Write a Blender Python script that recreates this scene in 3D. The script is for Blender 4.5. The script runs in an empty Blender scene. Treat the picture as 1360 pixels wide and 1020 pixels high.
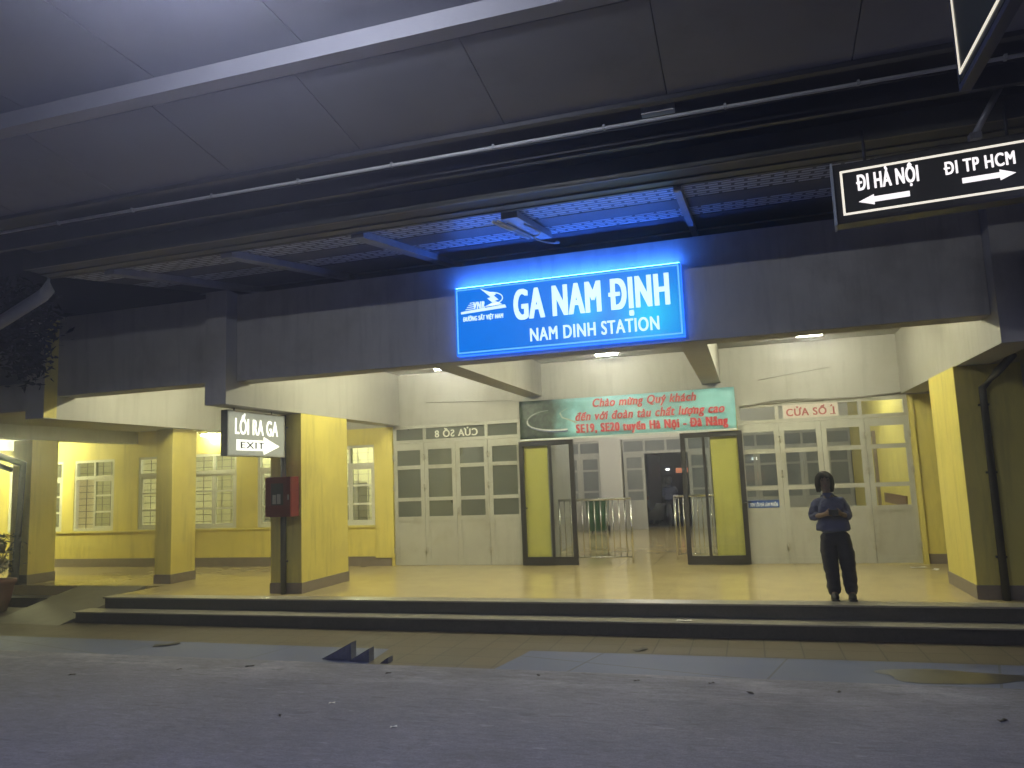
import bpy, bmesh, math, random, unicodedata
from mathutils import Vector, Matrix, noise
random.seed(7)
S = bpy.context.scene
COL = S.collection
R = math.radians

# ------------------------------------------------------------------ camera
CAMZ = 1.65
yaw, pit, rol = -0.29896, 0.124278, -0.039025
fw = Vector((math.sin(yaw)*math.cos(pit), math.cos(yaw)*math.cos(pit), math.sin(pit)))
rt = Vector((math.cos(yaw), -math.sin(yaw), 0))
up = rt.cross(fw)
r2 = math.cos(rol)*rt + math.sin(rol)*up
u2 = -math.sin(rol)*rt + math.cos(rol)*up
cam = bpy.data.cameras.new('camera')
cam.sensor_width = 36; cam.lens = 1004.71/1360*36; cam.clip_start = 0.05; cam.clip_end = 600
co = bpy.data.objects.new('camera', cam); COL.objects.link(co)
co.matrix_world = Matrix(((r2.x, u2.x, -fw.x, 0), (r2.y, u2.y, -fw.y, 0), (r2.z, u2.z, -fw.z, CAMZ), (0, 0, 0, 1)))
S.camera = co

# ------------------------------------------------------------------ world, exposure
w = bpy.data.worlds.new('World'); S.world = w; w.use_nodes = True
nt = w.node_tree
sky = nt.nodes.new('ShaderNodeTexSky'); sky.sky_type = 'NISHITA'; sky.sun_disc = False
sky.sun_elevation = R(-8); sky.sun_rotation = R(200)
bg = nt.nodes['Background']; bg.inputs['Strength'].default_value = 0.05
nt.links.new(sky.outputs[0], bg.inputs[0])
S.view_settings.view_transform = 'Standard'; S.view_settings.look = 'None'
S.view_settings.exposure = 0.0; S.view_settings.gamma = 1.0
S.cycles.use_denoising = True
try: S.cycles.denoiser = 'OPENIMAGEDENOISE'
except Exception: pass
S.cycles.sample_clamp_indirect = 4.0
S.cycles.max_bounces = 8; S.cycles.diffuse_bounces = 4; S.cycles.glossy_bounces = 4
S.cycles.transmission_bounces = 6; S.cycles.transparent_max_bounces = 12
S.cycles.caustics_reflective = False; S.cycles.caustics_refractive = False

# light levels (tuned against the photograph)
PORTICO = 120.0      # emission of the portico ceiling lamps
HALL = 750.0
ROOM = 1300.0
GLOW_HAZE = 0.016  # density of the volume added for the glow of the window glass
SIGN_SIDE = 2.5      # blue translucent sides of the station sign
PLATFORM_FILL = 92.0     # watts of each added fill light standing in for the train windows
TUBE = 500.0          # bare tube above the platform

# ------------------------------------------------------------------ materials
MATS = {}
def new_mat(name):
    m = bpy.data.materials.new(name); m.use_nodes = True
    MATS[name] = m
    return m, m.node_tree, m.node_tree.nodes['Principled BSDF']
def mat(name, col, rough=0.6, var=0.12, scale=3.0, bump=0.0, bscale=60.0, metal=0.0, spec=0.5, stain=None, stain_amt=0.0, stain_scale=1.2, streak=0.0):
    m, t, b = new_mat(name)
    tc = t.nodes.new('ShaderNodeTexCoord')
    n = t.nodes.new('ShaderNodeTexNoise'); n.inputs['Scale'].default_value = scale; n.inputs['Detail'].default_value = 8; n.inputs['Roughness'].default_value = .65
    t.links.new(tc.outputs['Object'], n.inputs['Vector'])
    r = t.nodes.new('ShaderNodeValToRGB')
    r.color_ramp.elements[0].position = .3; r.color_ramp.elements[1].position = .72
    r.color_ramp.elements[0].color = tuple(c*(1-var) for c in col)+(1,)
    r.color_ramp.elements[1].color = tuple(min(1, c*(1+var)) for c in col)+(1,)
    t.links.new(n.outputs['Fac'], r.inputs['Fac'])
    out = r.outputs['Color']
    if stain:
        n2 = t.nodes.new('ShaderNodeTexNoise'); n2.inputs['Scale'].default_value = stain_scale; n2.inputs['Detail'].default_value = 10; n2.inputs['Roughness'].default_value = .7
        t.links.new(tc.outputs['Object'], n2.inputs['Vector'])
        r3 = t.nodes.new('ShaderNodeValToRGB'); r3.color_ramp.elements[0].position = .52; r3.color_ramp.elements[1].position = .68
        r3.color_ramp.elements[0].color = (0, 0, 0, 1); r3.color_ramp.elements[1].color = (stain_amt,)*3+(1,)
        t.links.new(n2.outputs['Fac'], r3.inputs['Fac'])
        mx = t.nodes.new('ShaderNodeMixRGB'); t.links.new(r3.outputs['Color'], mx.inputs['Fac'])
        t.links.new(out, mx.inputs['Color1']); mx.inputs['Color2'].default_value = tuple(stain)+(1,)
        out = mx.outputs['Color']
    if streak:
        mp = t.nodes.new('ShaderNodeMapping'); mp.inputs['Scale'].default_value = (5, 5, .45); t.links.new(tc.outputs['Object'], mp.inputs['Vector'])
        n4 = t.nodes.new('ShaderNodeTexNoise'); n4.inputs['Scale'].default_value = 1.6; n4.inputs['Detail'].default_value = 9; n4.inputs['Roughness'].default_value = .7
        t.links.new(mp.outputs[0], n4.inputs['Vector'])
        r4 = t.nodes.new('ShaderNodeValToRGB'); r4.color_ramp.elements[0].position = .5; r4.color_ramp.elements[1].position = .72
        r4.color_ramp.elements[0].color = (0, 0, 0, 1); r4.color_ramp.elements[1].color = (streak,)*3+(1,)
        t.links.new(n4.outputs['Fac'], r4.inputs['Fac'])
        m4 = t.nodes.new('ShaderNodeMixRGB'); t.links.new(r4.outputs['Color'], m4.inputs['Fac']); t.links.new(out, m4.inputs['Color1']); m4.inputs['Color2'].default_value = tuple(c*.42 for c in col)+(1,)
        out = m4.outputs['Color']
    t.links.new(out, b.inputs['Base Color'])
    b.inputs['Roughness'].default_value = rough; b.inputs['Metallic'].default_value = metal
    b.inputs['Specular IOR Level'].default_value = spec
    if bump:
        nb = t.nodes.new('ShaderNodeTexNoise'); nb.inputs['Scale'].default_value = bscale; nb.inputs['Detail'].default_value = 6
        t.links.new(tc.outputs['Object'], nb.inputs['Vector'])
        bp = t.nodes.new('ShaderNodeBump'); bp.inputs['Strength'].default_value = bump; bp.inputs['Distance'].default_value = .02
        t.links.new(nb.outputs['Fac'], bp.inputs['Height']); t.links.new(bp.outputs['Normal'], b.inputs['Normal'])
    return m
def worn_concrete(name):
    m, t, b = new_mat(name); tc = t.nodes.new('ShaderNodeTexCoord')
    def noi(scale, det, rough, sx=1, sy=1):
        mp = t.nodes.new('ShaderNodeMapping'); mp.inputs['Scale'].default_value = (sx, sy, 1); t.links.new(tc.outputs['Object'], mp.inputs['Vector'])
        n = t.nodes.new('ShaderNodeTexNoise'); n.inputs['Scale'].default_value = scale; n.inputs['Detail'].default_value = det; n.inputs['Roughness'].default_value = rough; t.links.new(mp.outputs[0], n.inputs['Vector']); return n.outputs['Fac']
    def ramp(f, p0, p1, c0, c1):
        r = t.nodes.new('ShaderNodeValToRGB'); r.color_ramp.elements[0].position = p0; r.color_ramp.elements[1].position = p1; r.color_ramp.elements[0].color = (*c0, 1); r.color_ramp.elements[1].color = (*c1, 1); t.links.new(f, r.inputs[0]); return r.outputs[0]
    def mixc(f, a_, c_, mode='MIX'):
        x_ = t.nodes.new('ShaderNodeMixRGB'); x_.blend_type = mode
        for sock, val in ((x_.inputs[0], f), (x_.inputs[1], a_), (x_.inputs[2], c_)):
            if hasattr(val, 'links'): t.links.new(val, sock)
            elif isinstance(val, tuple): sock.default_value = (*val, 1)
            else: sock.default_value = val
        return x_.outputs[0]
    def mth(op, a_, c_):
        x_ = t.nodes.new('ShaderNodeMath'); x_.operation = op; x_.use_clamp = True
        for sock, val in ((x_.inputs[0], a_), (x_.inputs[1], c_)):
            if hasattr(val, 'links'): t.links.new(val, sock)
            else: sock.default_value = val
        return x_.outputs[0]
    base = ramp(noi(.8, 10, .7), .3, .7, (.105, .105, .145), (.175, .173, .225))
    sp = t.nodes.new('ShaderNodeSeparateXYZ'); t.links.new(tc.outputs['Object'], sp.inputs[0])
    mr = t.nodes.new('ShaderNodeMapRange'); mr.inputs['From Min'].default_value = 6.6; mr.inputs['From Max'].default_value = 7.6; t.links.new(sp.outputs['Y'], mr.inputs['Value'])
    worn = mth('MULTIPLY', ramp(noi(2.2, 12, .72, .55, 1.6), .47, .62, (0, 0, 0), (.8, .8, .8)), mr.outputs[0])
    c_ = mixc(worn, base, (.27, .265, .33))
    pits = mth('MULTIPLY', ramp(noi(5, 8, .65, .6, 1.5), .60, .66, (0, 0, 0), (.75, .75, .75)), mth('ADD', mth('MULTIPLY', mr.outputs[0], .8), .12))
    c_ = mixc(pits, c_, (.055, .052, .062))
    c_ = mixc(ramp(noi(.55, 6, .55, .7, 1.3), .60, .66, (0, 0, 0), (.5, .5, .5)), c_, (.09, .086, .105))
    c_ = mixc(.5, c_, ramp(noi(70, 4, .7), .35, .65, (.4, .4, .4), (1.3, 1.3, 1.3)), 'MULTIPLY')
    c_ = mixc(.45, c_, ramp(noi(16, 9, .75, .5, 1.4), .36, .64, (.45, .45, .45), (1.42, 1.42, 1.42)), 'MULTIPLY')
    c_ = mixc(ramp(noi(7, 5, .6, .35, 1.5), .63, .66, (0, 0, 0), (.6, .6, .6)), c_, (.06, .058, .075))
    c_ = mixc(ramp(noi(8, 6, .6, .4, 1.8), .64, .69, (0, 0, 0), (.45, .45, .45)), c_, (.32, .315, .38))
    v = t.nodes.new('ShaderNodeTexVoronoi'); v.feature = 'DISTANCE_TO_EDGE'; v.inputs['Scale'].default_value = .28
    wmp = t.nodes.new('ShaderNodeVectorMath'); wmp.operation = 'ADD'; wn = t.nodes.new('ShaderNodeTexNoise'); wn.inputs['Scale'].default_value = 1.7; wn.inputs['Detail'].default_value = 6
    t.links.new(tc.outputs['Object'], wn.inputs['Vector']); t.links.new(tc.outputs['Object'], wmp.inputs[0]); t.links.new(wn.outputs['Color'], wmp.inputs[1]); t.links.new(wmp.outputs[0], v.inputs['Vector'])
    c_ = mixc(ramp(v.outputs['Distance'], .0, .006, (.3, .3, .3), (0, 0, 0)), c_, (.05, .048, .055))
    t.links.new(c_, b.inputs['Base Color']); b.inputs['Roughness'].default_value = .8
    hb = noi(9, 8, .7); bp = t.nodes.new('ShaderNodeBump'); bp.inputs['Strength'].default_value = .5; bp.inputs['Distance'].default_value = .02
    t.links.new(hb, bp.inputs['Height']); t.links.new(bp.outputs[0], b.inputs['Normal'])
    return m
def emit(name, col, strength):
    m, t, b = new_mat(name)
    b.inputs['Base Color'].default_value = (*[c*.5 for c in col], 1)
    b.inputs['Emission Color'].default_value = (*col, 1); b.inputs['Emission Strength'].default_value = strength
    b.inputs['Roughness'].default_value = .4
    return m
def tiled(name, c1, c2, mortar, size, rough, msize=.004, offset=0.0, ratio=1.0, bump=.0, rot=0.0):
    m, t, b = new_mat(name)
    tc = t.nodes.new('ShaderNodeTexCoord'); mp = t.nodes.new('ShaderNodeMapping')
    mp.inputs['Rotation'].default_value[2] = rot
    t.links.new(tc.outputs['Object'], mp.inputs['Vector'])
    br = t.nodes.new('ShaderNodeTexBrick'); br.offset = offset; br.squash = 1
    br.inputs['Scale'].default_value = 1; br.inputs['Brick Width'].default_value = size*ratio; br.inputs['Row Height'].default_value = size
    br.inputs['Mortar Size'].default_value = msize; br.inputs['Color1'].default_value = (*c1, 1); br.inputs['Color2'].default_value = (*c2, 1); br.inputs['Mortar'].default_value = (*mortar, 1)
    t.links.new(mp.outputs['Vector'], br.inputs['Vector'])
    n = t.nodes.new('ShaderNodeTexNoise'); n.inputs['Scale'].default_value = 2.2; n.inputs['Detail'].default_value = 9; n.inputs['Roughness'].default_value = .7
    t.links.new(tc.outputs['Object'], n.inputs['Vector'])
    mx = t.nodes.new('ShaderNodeMixRGB'); mx.blend_type = 'MULTIPLY'; mx.inputs['Fac'].default_value = .45
    cr = t.nodes.new('ShaderNodeValToRGB'); cr.color_ramp.elements[0].position = .3; cr.color_ramp.elements[1].position = .7
    cr.color_ramp.elements[0].color = (.5, .5, .5, 1)
    t.links.new(n.outputs['Fac'], cr.inputs['Fac'])
    t.links.new(br.outputs['Color'], mx.inputs['Color1']); t.links.new(cr.outputs['Color'], mx.inputs['Color2'])
    t.links.new(mx.outputs['Color'], b.inputs['Base Color'])
    rr = t.nodes.new('ShaderNodeMapRange'); rr.inputs['To Min'].default_value = rough*.75; rr.inputs['To Max'].default_value = min(1, rough*1.35)
    t.links.new(n.outputs['Fac'], rr.inputs['Value']); t.links.new(rr.outputs['Result'], b.inputs['Roughness'])
    if bump:
        bp = t.nodes.new('ShaderNodeBump'); bp.inputs['Strength'].default_value = bump; bp.inputs['Distance'].default_value = .004; bp.invert = True
        t.links.new(br.outputs['Fac'], bp.inputs['Height']); t.links.new(bp.outputs['Normal'], b.inputs['Normal'])
    return m
def glass(name, tint, mixf, rough=.05, film=(.3, .3, .28), film_amt=0.0):
    m, t, b = new_mat(name)
    t.nodes.remove(b)
    out = [n for n in t.nodes if n.type == 'OUTPUT_MATERIAL'][0]
    tr = t.nodes.new('ShaderNodeBsdfTransparent'); tr.inputs[0].default_value = (*tint, 1)
    gl = t.nodes.new('ShaderNodeBsdfGlossy'); gl.inputs['Roughness'].default_value = rough; gl.inputs[0].default_value = (.9, .95, .95, 1)
    lw = t.nodes.new('ShaderNodeLayerWeight'); lw.inputs['Blend'].default_value = .5
    pw = t.nodes.new('ShaderNodeMath'); pw.operation = 'POWER'; pw.inputs[1].default_value = 5; t.links.new(lw.outputs['Facing'], pw.inputs[0])
    ad = t.nodes.new('ShaderNodeMath'); ad.operation = 'MULTIPLY_ADD'; ad.inputs[1].default_value = .9*mixf; ad.inputs[2].default_value = .045*mixf
    t.links.new(pw.outputs[0], ad.inputs[0])
    mx = t.nodes.new('ShaderNodeMixShader'); t.links.new(ad.outputs[0], mx.inputs[0])
    base = tr.outputs[0]
    if film_amt:
        df = t.nodes.new('ShaderNodeBsdfDiffuse'); df.inputs[0].default_value = (*film, 1)
        tc = t.nodes.new('ShaderNodeTexCoord'); n = t.nodes.new('ShaderNodeTexNoise'); n.inputs['Scale'].default_value = 1.3; n.inputs['Detail'].default_value = 5
        t.links.new(tc.outputs['Object'], n.inputs['Vector'])
        mr = t.nodes.new('ShaderNodeMapRange'); mr.inputs['From Min'].default_value = .25; mr.inputs['From Max'].default_value = .75
        mr.inputs['To Min'].default_value = film_amt*.75; mr.inputs['To Max'].default_value = min(1, film_amt*1.1)
        t.links.new(n.outputs['Fac'], mr.inputs['Value'])
        m2 = t.nodes.new('ShaderNodeMixShader'); t.links.new(mr.outputs['Result'], m2.inputs[0])
        t.links.new(tr.outputs[0], m2.inputs[1]); t.links.new(df.outputs[0], m2.inputs[2]); base = m2.outputs[0]
    t.links.new(base, mx.inputs[1]); t.links.new(gl.outputs[0], mx.inputs[2])
    t.links.new(mx.outputs[0], out.inputs['Surface'])
    return m

YEL = mat('yellow_wall_paint', (.72, .62, .15), .62, .07, 1.6, .08, 40, stain=(.55, .47, .14), stain_amt=.55, stain_scale=.9, streak=.45)
WHI = mat('white_wall_paint', (.39, .385, .355), .68, .06, 1.2, .06, 40, stain=(.28, .27, .22), stain_amt=.4, stain_scale=.8, streak=.35)
GRY = mat('grey_beam_paint', (.50, .49, .45), .7, .10, 1.5, .08, 40, stain=(.3, .29, .25), stain_amt=.5, stain_scale=1.0)
FAS = mat('grey_front_paint', (.60, .575, .50), .72, .12, 1.0, .1, 30, stain=(.36, .33, .27), stain_amt=.6, stain_scale=.7, streak=.35)
SKI = mat('skirting_stone', (.20, .17, .14), .35, .15, 8, .03)
DOOR = mat('door_white_paint', (.45, .45, .40), .4, .05, 4, .03, 90, stain=(.28, .26, .19), stain_amt=.5, stain_scale=2.0, streak=.3)
WIN = mat('window_white_paint', (.66, .66, .56), .42, .05, 4)
HNG = mat('hinge_metal', (.42, .41, .35), .4, .2, 20, metal=.3)
BLK = mat('black_door_frame', (.028, .026, .024), .35, .2, 5)
STE = mat('stainless_steel', (.62, .62, .60), .25, .08, 30, metal=1.0)
BAR = mat('window_grille_iron', (.03, .03, .025), .5, .2, 20)
FLO = tiled('portico_floor_tile', (.70, .58, .28), (.67, .555, .265), (.54, .45, .23), .6, .085, .003, bump=.03)
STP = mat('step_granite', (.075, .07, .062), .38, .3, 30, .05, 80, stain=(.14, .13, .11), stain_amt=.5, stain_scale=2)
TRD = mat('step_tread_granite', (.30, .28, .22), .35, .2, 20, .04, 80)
TIL = tiled('pavement_tile', (.105, .082, .052), (.09, .072, .046), (.035, .028, .02), .4, .7, .008, bump=.4)
LIT = tiled('train_lit_slab', (.072, .090, .185), (.064, .082, .168), (.03, .036, .06), 1.9, .6, .012, rot=R(14))  # bluish train window light painted into the paving colour
CON = worn_concrete('platform_concrete')
GND = mat('ground_earth', (.07, .065, .055), .9, .3, 1, .3, 5)
SOF = mat('canopy_soffit_panel', (.18, .18, .20), .5, .10, .7, .02, 20, stain=(.13, .13, .14), stain_amt=.7, stain_scale=.9)
CBE = mat('canopy_beam_paint', (.26, .26, .29), .45, .10, 1.5, .04)
GUT = mat('gutter_metal', (.10, .10, .085), .42, .2, 2, metal=.2)
DRK = mat('dark_steel', (.028, .028, .034), .5, .25, 4)
RAF = mat('rafter_galvanised', (.42, .43, .45), .4, .15, 6, metal=.3)
PIP = mat('conduit_pvc', (.60, .60, .60), .4, .08, 6)
DPI = mat('downpipe_paint', (.05, .05, .05), .45, .2, 6)
RED = mat('hose_box_red', (.15, .012, .010), .35, .12, 5)
BLACKP = mat('black_plastic', (.012, .012, .012), .4, .2, 8)
PAP = mat('paper', (.75, .74, .68), .8, .05, 10)
GRN = mat('bin_green', (.02, .075, .025), .45, .15, 8)
LEAF = mat('foliage', (.011, .016, .008), .6, .45, 5)
BARK = mat('bark', (.06, .045, .03), .9, .3, 12, .4, 30)
POT = mat('terracotta', (.10, .028, .016), .8, .2, 8, .1)
PANE_CLEAR = glass('clear_glass', (.92, .95, .93), 1.0, .02)
PANE_FILM = glass('filmed_door_glass', (.75, .78, .7), 1.0, .06, (.15, .16, .13), .80)
PANE_ROOM = glass('window_glass', (.85, .88, .8), 1.0, .03, (.3, .3, .24), .12)
PANE_DARK = glass('hall_window_glass', (.6, .65, .66), 1.2, .05, (.36, .38, .37), .6)
HWALL = mat('hall_white_paint', (.64, .63, .57), .65, .05, 1.5)

# ------------------------------------------------------------------ mesh helpers
class MB:
    def __init__(s): s.bm = bmesh.new()
    def box(s, x0, x1, y0, y1, z0, z1, mtx=None, bev=0.0):
        b = bmesh.new()
        v = [b.verts.new((x, y, z)) for z in (z0, z1) for y in (y0, y1) for x in (x0, x1)]
        for f in ((0, 2, 3, 1), (4, 5, 7, 6), (0, 1, 5, 4), (2, 6, 7, 3), (0, 4, 6, 2), (1, 3, 7, 5)):
            b.faces.new([v[i] for i in f])
        if bev: bmesh.ops.bevel(b, geom=b.edges[:], offset=bev, segments=2, affect='EDGES', profile=.7)
        s.add(b, mtx); return s
    def add(s, b, mtx=None):
        if mtx: bmesh.ops.transform(b, matrix=mtx, verts=b.verts)
        tmp = bpy.data.meshes.new('tmp'); b.to_mesh(tmp); b.free(); s.bm.from_mesh(tmp); bpy.data.meshes.remove(tmp)
    def prism(s, pts, d, mtx=None):
        """polygon pts (3-D) extruded by vector d"""
        b = bmesh.new(); d = Vector(d)
        a = [b.verts.new(Vector(p)) for p in pts]; c = [b.verts.new(Vector(p)+d) for p in pts]
        b.faces.new(a); b.faces.new(c[::-1]); n = len(pts)
        for i in range(n): b.faces.new((a[i], c[i], c[(i+1) % n], a[(i+1) % n]))
        bmesh.ops.recalc_face_normals(b, faces=b.faces[:])
        s.add(b, mtx); return s
    def tube(s, pts, r, n=12, cap=True):
        b = bmesh.new(); pts = [Vector(p) for p in pts]; rings = []
        rr = r if isinstance(r, (list, tuple)) else [r]*len(pts)
        for i, p in enumerate(pts):
            if i == 0: t = pts[1]-p
            elif i == len(pts)-1: t = p-pts[i-1]
            else: t = (pts[i+1]-p).normalized()+(p-pts[i-1]).normalized()
            t.normalize()
            a = t.orthogonal().normalized() if abs(t.z) < .99 and False else (Vector((0, 0, 1)) if abs(t.z) < .9 else Vector((1, 0, 0)))
            x = t.cross(a).normalized(); y = t.cross(x)
            rings.append([b.verts.new(p+rr[i]*(math.cos(k*2*math.pi/n)*x+math.sin(k*2*math.pi/n)*y)) for k in range(n)])
        for i in range(len(rings)-1):
            for k in range(n):
                try: b.faces.new((rings[i][k], rings[i][(k+1) % n], rings[i+1][(k+1) % n], rings[i+1][k]))
                except ValueError: pass
        if cap: b.faces.new(rings[0][::-1]); b.faces.new(rings[-1])
        for f in b.faces: f.smooth = True
        bmesh.ops.recalc_face_normals(b, faces=b.faces[:])
        s.add(b); return s
    def lathe(s, prof, c, n=24, squash=1.0):
        b = bmesh.new(); rings = []
        for r, z in prof:
            rings.append([b.verts.new((c[0]+r*math.cos(k*2*math.pi/n), c[1]+squash*r*math.sin(k*2*math.pi/n), c[2]+z)) for k in range(n)])
        for i in range(len(rings)-1):
            for k in range(n): b.faces.new((rings[i][k], rings[i][(k+1) % n], rings[i+1][(k+1) % n], rings[i+1][k]))
        b.faces.new(rings[0][::-1]); b.faces.new(rings[-1])
        for f in b.faces: f.smooth = len(f.verts) == 4
        s.add(b); return s
    def ball(s, c, rad, mtx=None, seg=16):
        b = bmesh.new(); bmesh.ops.create_uvsphere(b, u_segments=seg, v_segments=seg//2+2, radius=1)
        bmesh.ops.scale(b, vec=rad, verts=b.verts)
        if mtx: bmesh.ops.transform(b, matrix=mtx, verts=b.verts)
        bmesh.ops.translate(b, vec=c, verts=b.verts)
        for f in b.faces: f.smooth = True
        s.add(b); return s
    def poly(s, pts):
        b = bmesh.new(); b.faces.new([b.verts.new(Vector(p)) for p in pts]); s.add(b); return s
    def build(s, name, m, parent=None, origin=None, smooth_bevel=0.0):
        me = bpy.data.meshes.new(name)
        if origin is None and parent is not None: origin = parent.get('_o', None)
        if origin is not None: bmesh.ops.translate(s.bm, vec=-Vector(origin), verts=s.bm.verts)
        s.bm.to_mesh(me); s.bm.free()
        o = bpy.data.objects.new(name, me); COL.objects.link(o)
        if m: me.materials.append(m)
        if parent is not None:
            o.parent = parent
            if origin is not None: ORG[o.name] = tuple(origin)
        return o
ORG = {}
class Thing:
    pass
def thing(name, label, cat, loc, group=None):
    o = bpy.data.objects.new(name, None); COL.objects.link(o); o.location = loc; o.empty_display_size = .2
    o['label'] = label; o['category'] = cat
    if group: o['group'] = group
    ORG[o.name] = tuple(loc)
    return o
def part(mb, name, m, parent, label=None):
    """mesh built in world coordinates, parented to a thing (or to a part of it)"""
    o = mb.build(name, m, parent, ORG[parent.name])
    ORG[o.name] = ORG[parent.name]
    if label: o['label'] = label
    return o
def single(mb, name, m, label, cat, loc, group=None):
    """a thing that is one mesh"""
    o = mb.build(name, m, None, loc); o.location = loc
    o['label'] = label; o['category'] = cat
    if group: o['group'] = group
    ORG[o.name] = tuple(loc)
    return o
def struct(mb, name, m):
    o = mb.build(name, m); o['kind'] = 'structure'; return o
def copy_tree(o, parent=None):
    c = o.copy(); COL.objects.link(c)
    if parent: c.parent = parent
    for ch in [x for x in S.objects if x.parent == o]: copy_tree(ch, c)
    return c
TRACK = 1.0
def glyphs(body, shear=0.0):
    cu = bpy.data.curves.new('lettering', 'FONT'); cu.body = body; cu.shear = shear; cu.resolution_u = 5; cu.space_character = TRACK
    ob = bpy.data.objects.new('lettering', cu); COL.objects.link(ob)
    dg = bpy.context.evaluated_depsgraph_get(); dg.update()
    me = bpy.data.meshes.new_from_object(ob.evaluated_get(dg))
    bpy.data.objects.remove(ob); bpy.data.curves.remove(cu)
    return me
def extent(body):
    me = glyphs(body); xs = [p.co.x for p in me.vertices]; ys = [p.co.y for p in me.vertices]; bpy.data.meshes.remove(me)
    return min(xs), max(xs), min(ys), max(ys)
def stroke(pts, wd):
    """polyline of quads of width wd"""
    out = []
    for (xa, ya), (xb, yb) in zip(pts, pts[1:]):
        d = Vector((xb-xa, yb-ya)); d.normalize(); n = Vector((-d.y, d.x))*wd/2; e = d*wd*.25
        out.append([(xa-e.x+n.x, ya-e.y+n.y), (xa-e.x-n.x, ya-e.y-n.y), (xb+e.x-n.x, yb+e.y-n.y), (xb+e.x+n.x, yb+e.y+n.y)])
    return out
CAPH = XH = None
def text_mb(body, o, u, v, width, height, bold=.0, shear=0.0, depth=.004, mirror=False):
    """lettering fitted into width x height, lower left at o, along u, up v; bold = stroke widening as a share of the height;
    the accents of Vietnamese letters are drawn on plain letters"""
    global CAPH, XH, TRACK
    TRACK = 1+2.2*bold
    if CAPH is None: CAPH = extent('H')[3]; XH = extent('x')[3]
    flat, marks = '', []
    for ch in body:
        if ch in 'Đđ': flat += 'D' if ch == 'Đ' else 'd'; marks.append('-'); continue
        d_ = unicodedata.normalize('NFD', ch); flat += '-' if d_[0] == '–' else d_[0]; marks.append(d_[1:])
    bars = []
    for i, mk in enumerate(marks):
        if not mk: continue
        g = extent(flat[i]); wd = g[1]-g[0]; xr = extent(flat[:i+1])[1]; xl = xr-wd; cx = (xl+xr)/2
        H = CAPH; top = CAPH if flat[i].isupper() else (CAPH if flat[i] == 'i' else XH); sw = .115*CAPH
        q = []
        if mk == '-':
            if flat[i] == 'D': q += stroke([(xl-.13*wd, .5*H), (xl+.48*wd, .5*H)], .10*H)
            else: q += stroke([(xr-.58*wd, .86*g[3]), (xr+.16*wd, .86*g[3])], .085*H)
        else:
            lift = 0
            if '\u0302' in mk: q += stroke([(cx-.17*H, top+.07*H), (cx, top+.20*H), (cx+.17*H, top+.07*H)], sw*.85); lift = 1
            if '\u0306' in mk: q += stroke([(cx-.16*H, top+.22*H), (cx-.09*H, top+.11*H), (cx+.09*H, top+.11*H), (cx+.16*H, top+.22*H)], sw*.85); lift = 1
            if '\u031b' in mk: q += stroke([(xr-.06*H, top-.06*H), (xr+.08*H, top-.02*H), (xr+.10*H, top+.12*H)], sw)
            ax = cx+(.17*H if lift else 0); ay = top+(.13*H if lift else .06*H)
            if '\u0301' in mk: q += stroke([(ax-.05*H, ay), (ax+.09*H, ay+.17*H)], sw)
            if '\u0300' in mk: q += stroke([(ax+.05*H, ay), (ax-.09*H, ay+.17*H)], sw)
            if '\u0309' in mk: q += stroke([(ax-.08*H, ay+.16*H), (ax+.04*H, ay+.19*H), (ax+.07*H, ay+.11*H), (ax, ay+.03*H)], sw*.85)
            if '\u0303' in mk: q += stroke([(cx-.17*H, top+lift*.15*H+.08*H), (cx-.07*H, top+lift*.15*H+.16*H), (cx+.07*H, top+lift*.15*H+.09*H), (cx+.17*H, top+lift*.15*H+.17*H)], sw*.85)
            if '\u0323' in mk: q.append([(cx+.085*H*math.cos(k*math.pi/4+.39), -.17*H+.085*H*math.sin(k*math.pi/4+.39)) for k in range(8)])
        bars += [[Vector((x+shear*y, y, 0)) for x, y in p] for p in q]
    me = glyphs(flat, shear)
    src = [p.co.copy() for p in me.vertices]; fcs = [tuple(p.vertices) for p in me.polygons]
    bpy.data.meshes.remove(me)
    xs = [q.x for q in src]; ys = [q.y for q in src]
    for b_ in bars: xs += [q.x for q in b_]; ys += [q.y for q in b_]
    x0, x1, y0, y1 = min(xs), max(xs), min(ys), max(ys)
    u = Vector(u).normalized(); v = Vector(v).normalized(); n = u.cross(v); o = Vector(o)
    bw, bh = bold*height, bold*height*.35
    shifts = [(0, 0)] if not bold else [(bw*i/2, bh*j) for j in (0, 1) for i in (0, 1, 2)]
    mb = MB()
    jobs = [(src, fcs)]+[(b_, [tuple(range(len(b_)))]) for b_ in bars]
    k = 0
    for vs, fs in jobs:
        for sx, sy in shifts:
            k += 1
            b = bmesh.new(); bv = []
            for q in vs:
                a = (q.x-x0)/(x1-x0)*(width-bw)+sx; c = (q.y-y0)/(y1-y0)*(height-bh)+sy
                if mirror: a = width-a
                bv.append(b.verts.new(o+u*a+v*c))
            for f in fs:
                try: b.faces.new([bv[i] for i in f])
                except ValueError: pass
            if depth:
                r = bmesh.ops.extrude_face_region(b, geom=b.faces[:])
                bmesh.ops.translate(b, vec=n*(depth+(k % 13)*.00015), verts=[g for g in r['geom'] if isinstance(g, bmesh.types.BMVert)])
                bmesh.ops.recalc_face_normals(b, faces=b.faces[:])
            mb.add(b)
    return mb
def frame_mb(mb, o, u, v, w, h, t, d):
    """flat rectangular border of line width t, standing d proud"""
    o = Vector(o); u = Vector(u).normalized(); v = Vector(v).normalized(); n = u.cross(v)
    for a0, a1, b0, b1 in ((0, w, 0, t), (0, w, h-t, h), (0, t, t, h-t), (w-t, w, t, h-t)):
        mb.prism([o+u*a0+v*b0, o+u*a1+v*b0, o+u*a1+v*b1, o+u*a0+v*b1], n*d)
    return mb
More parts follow.
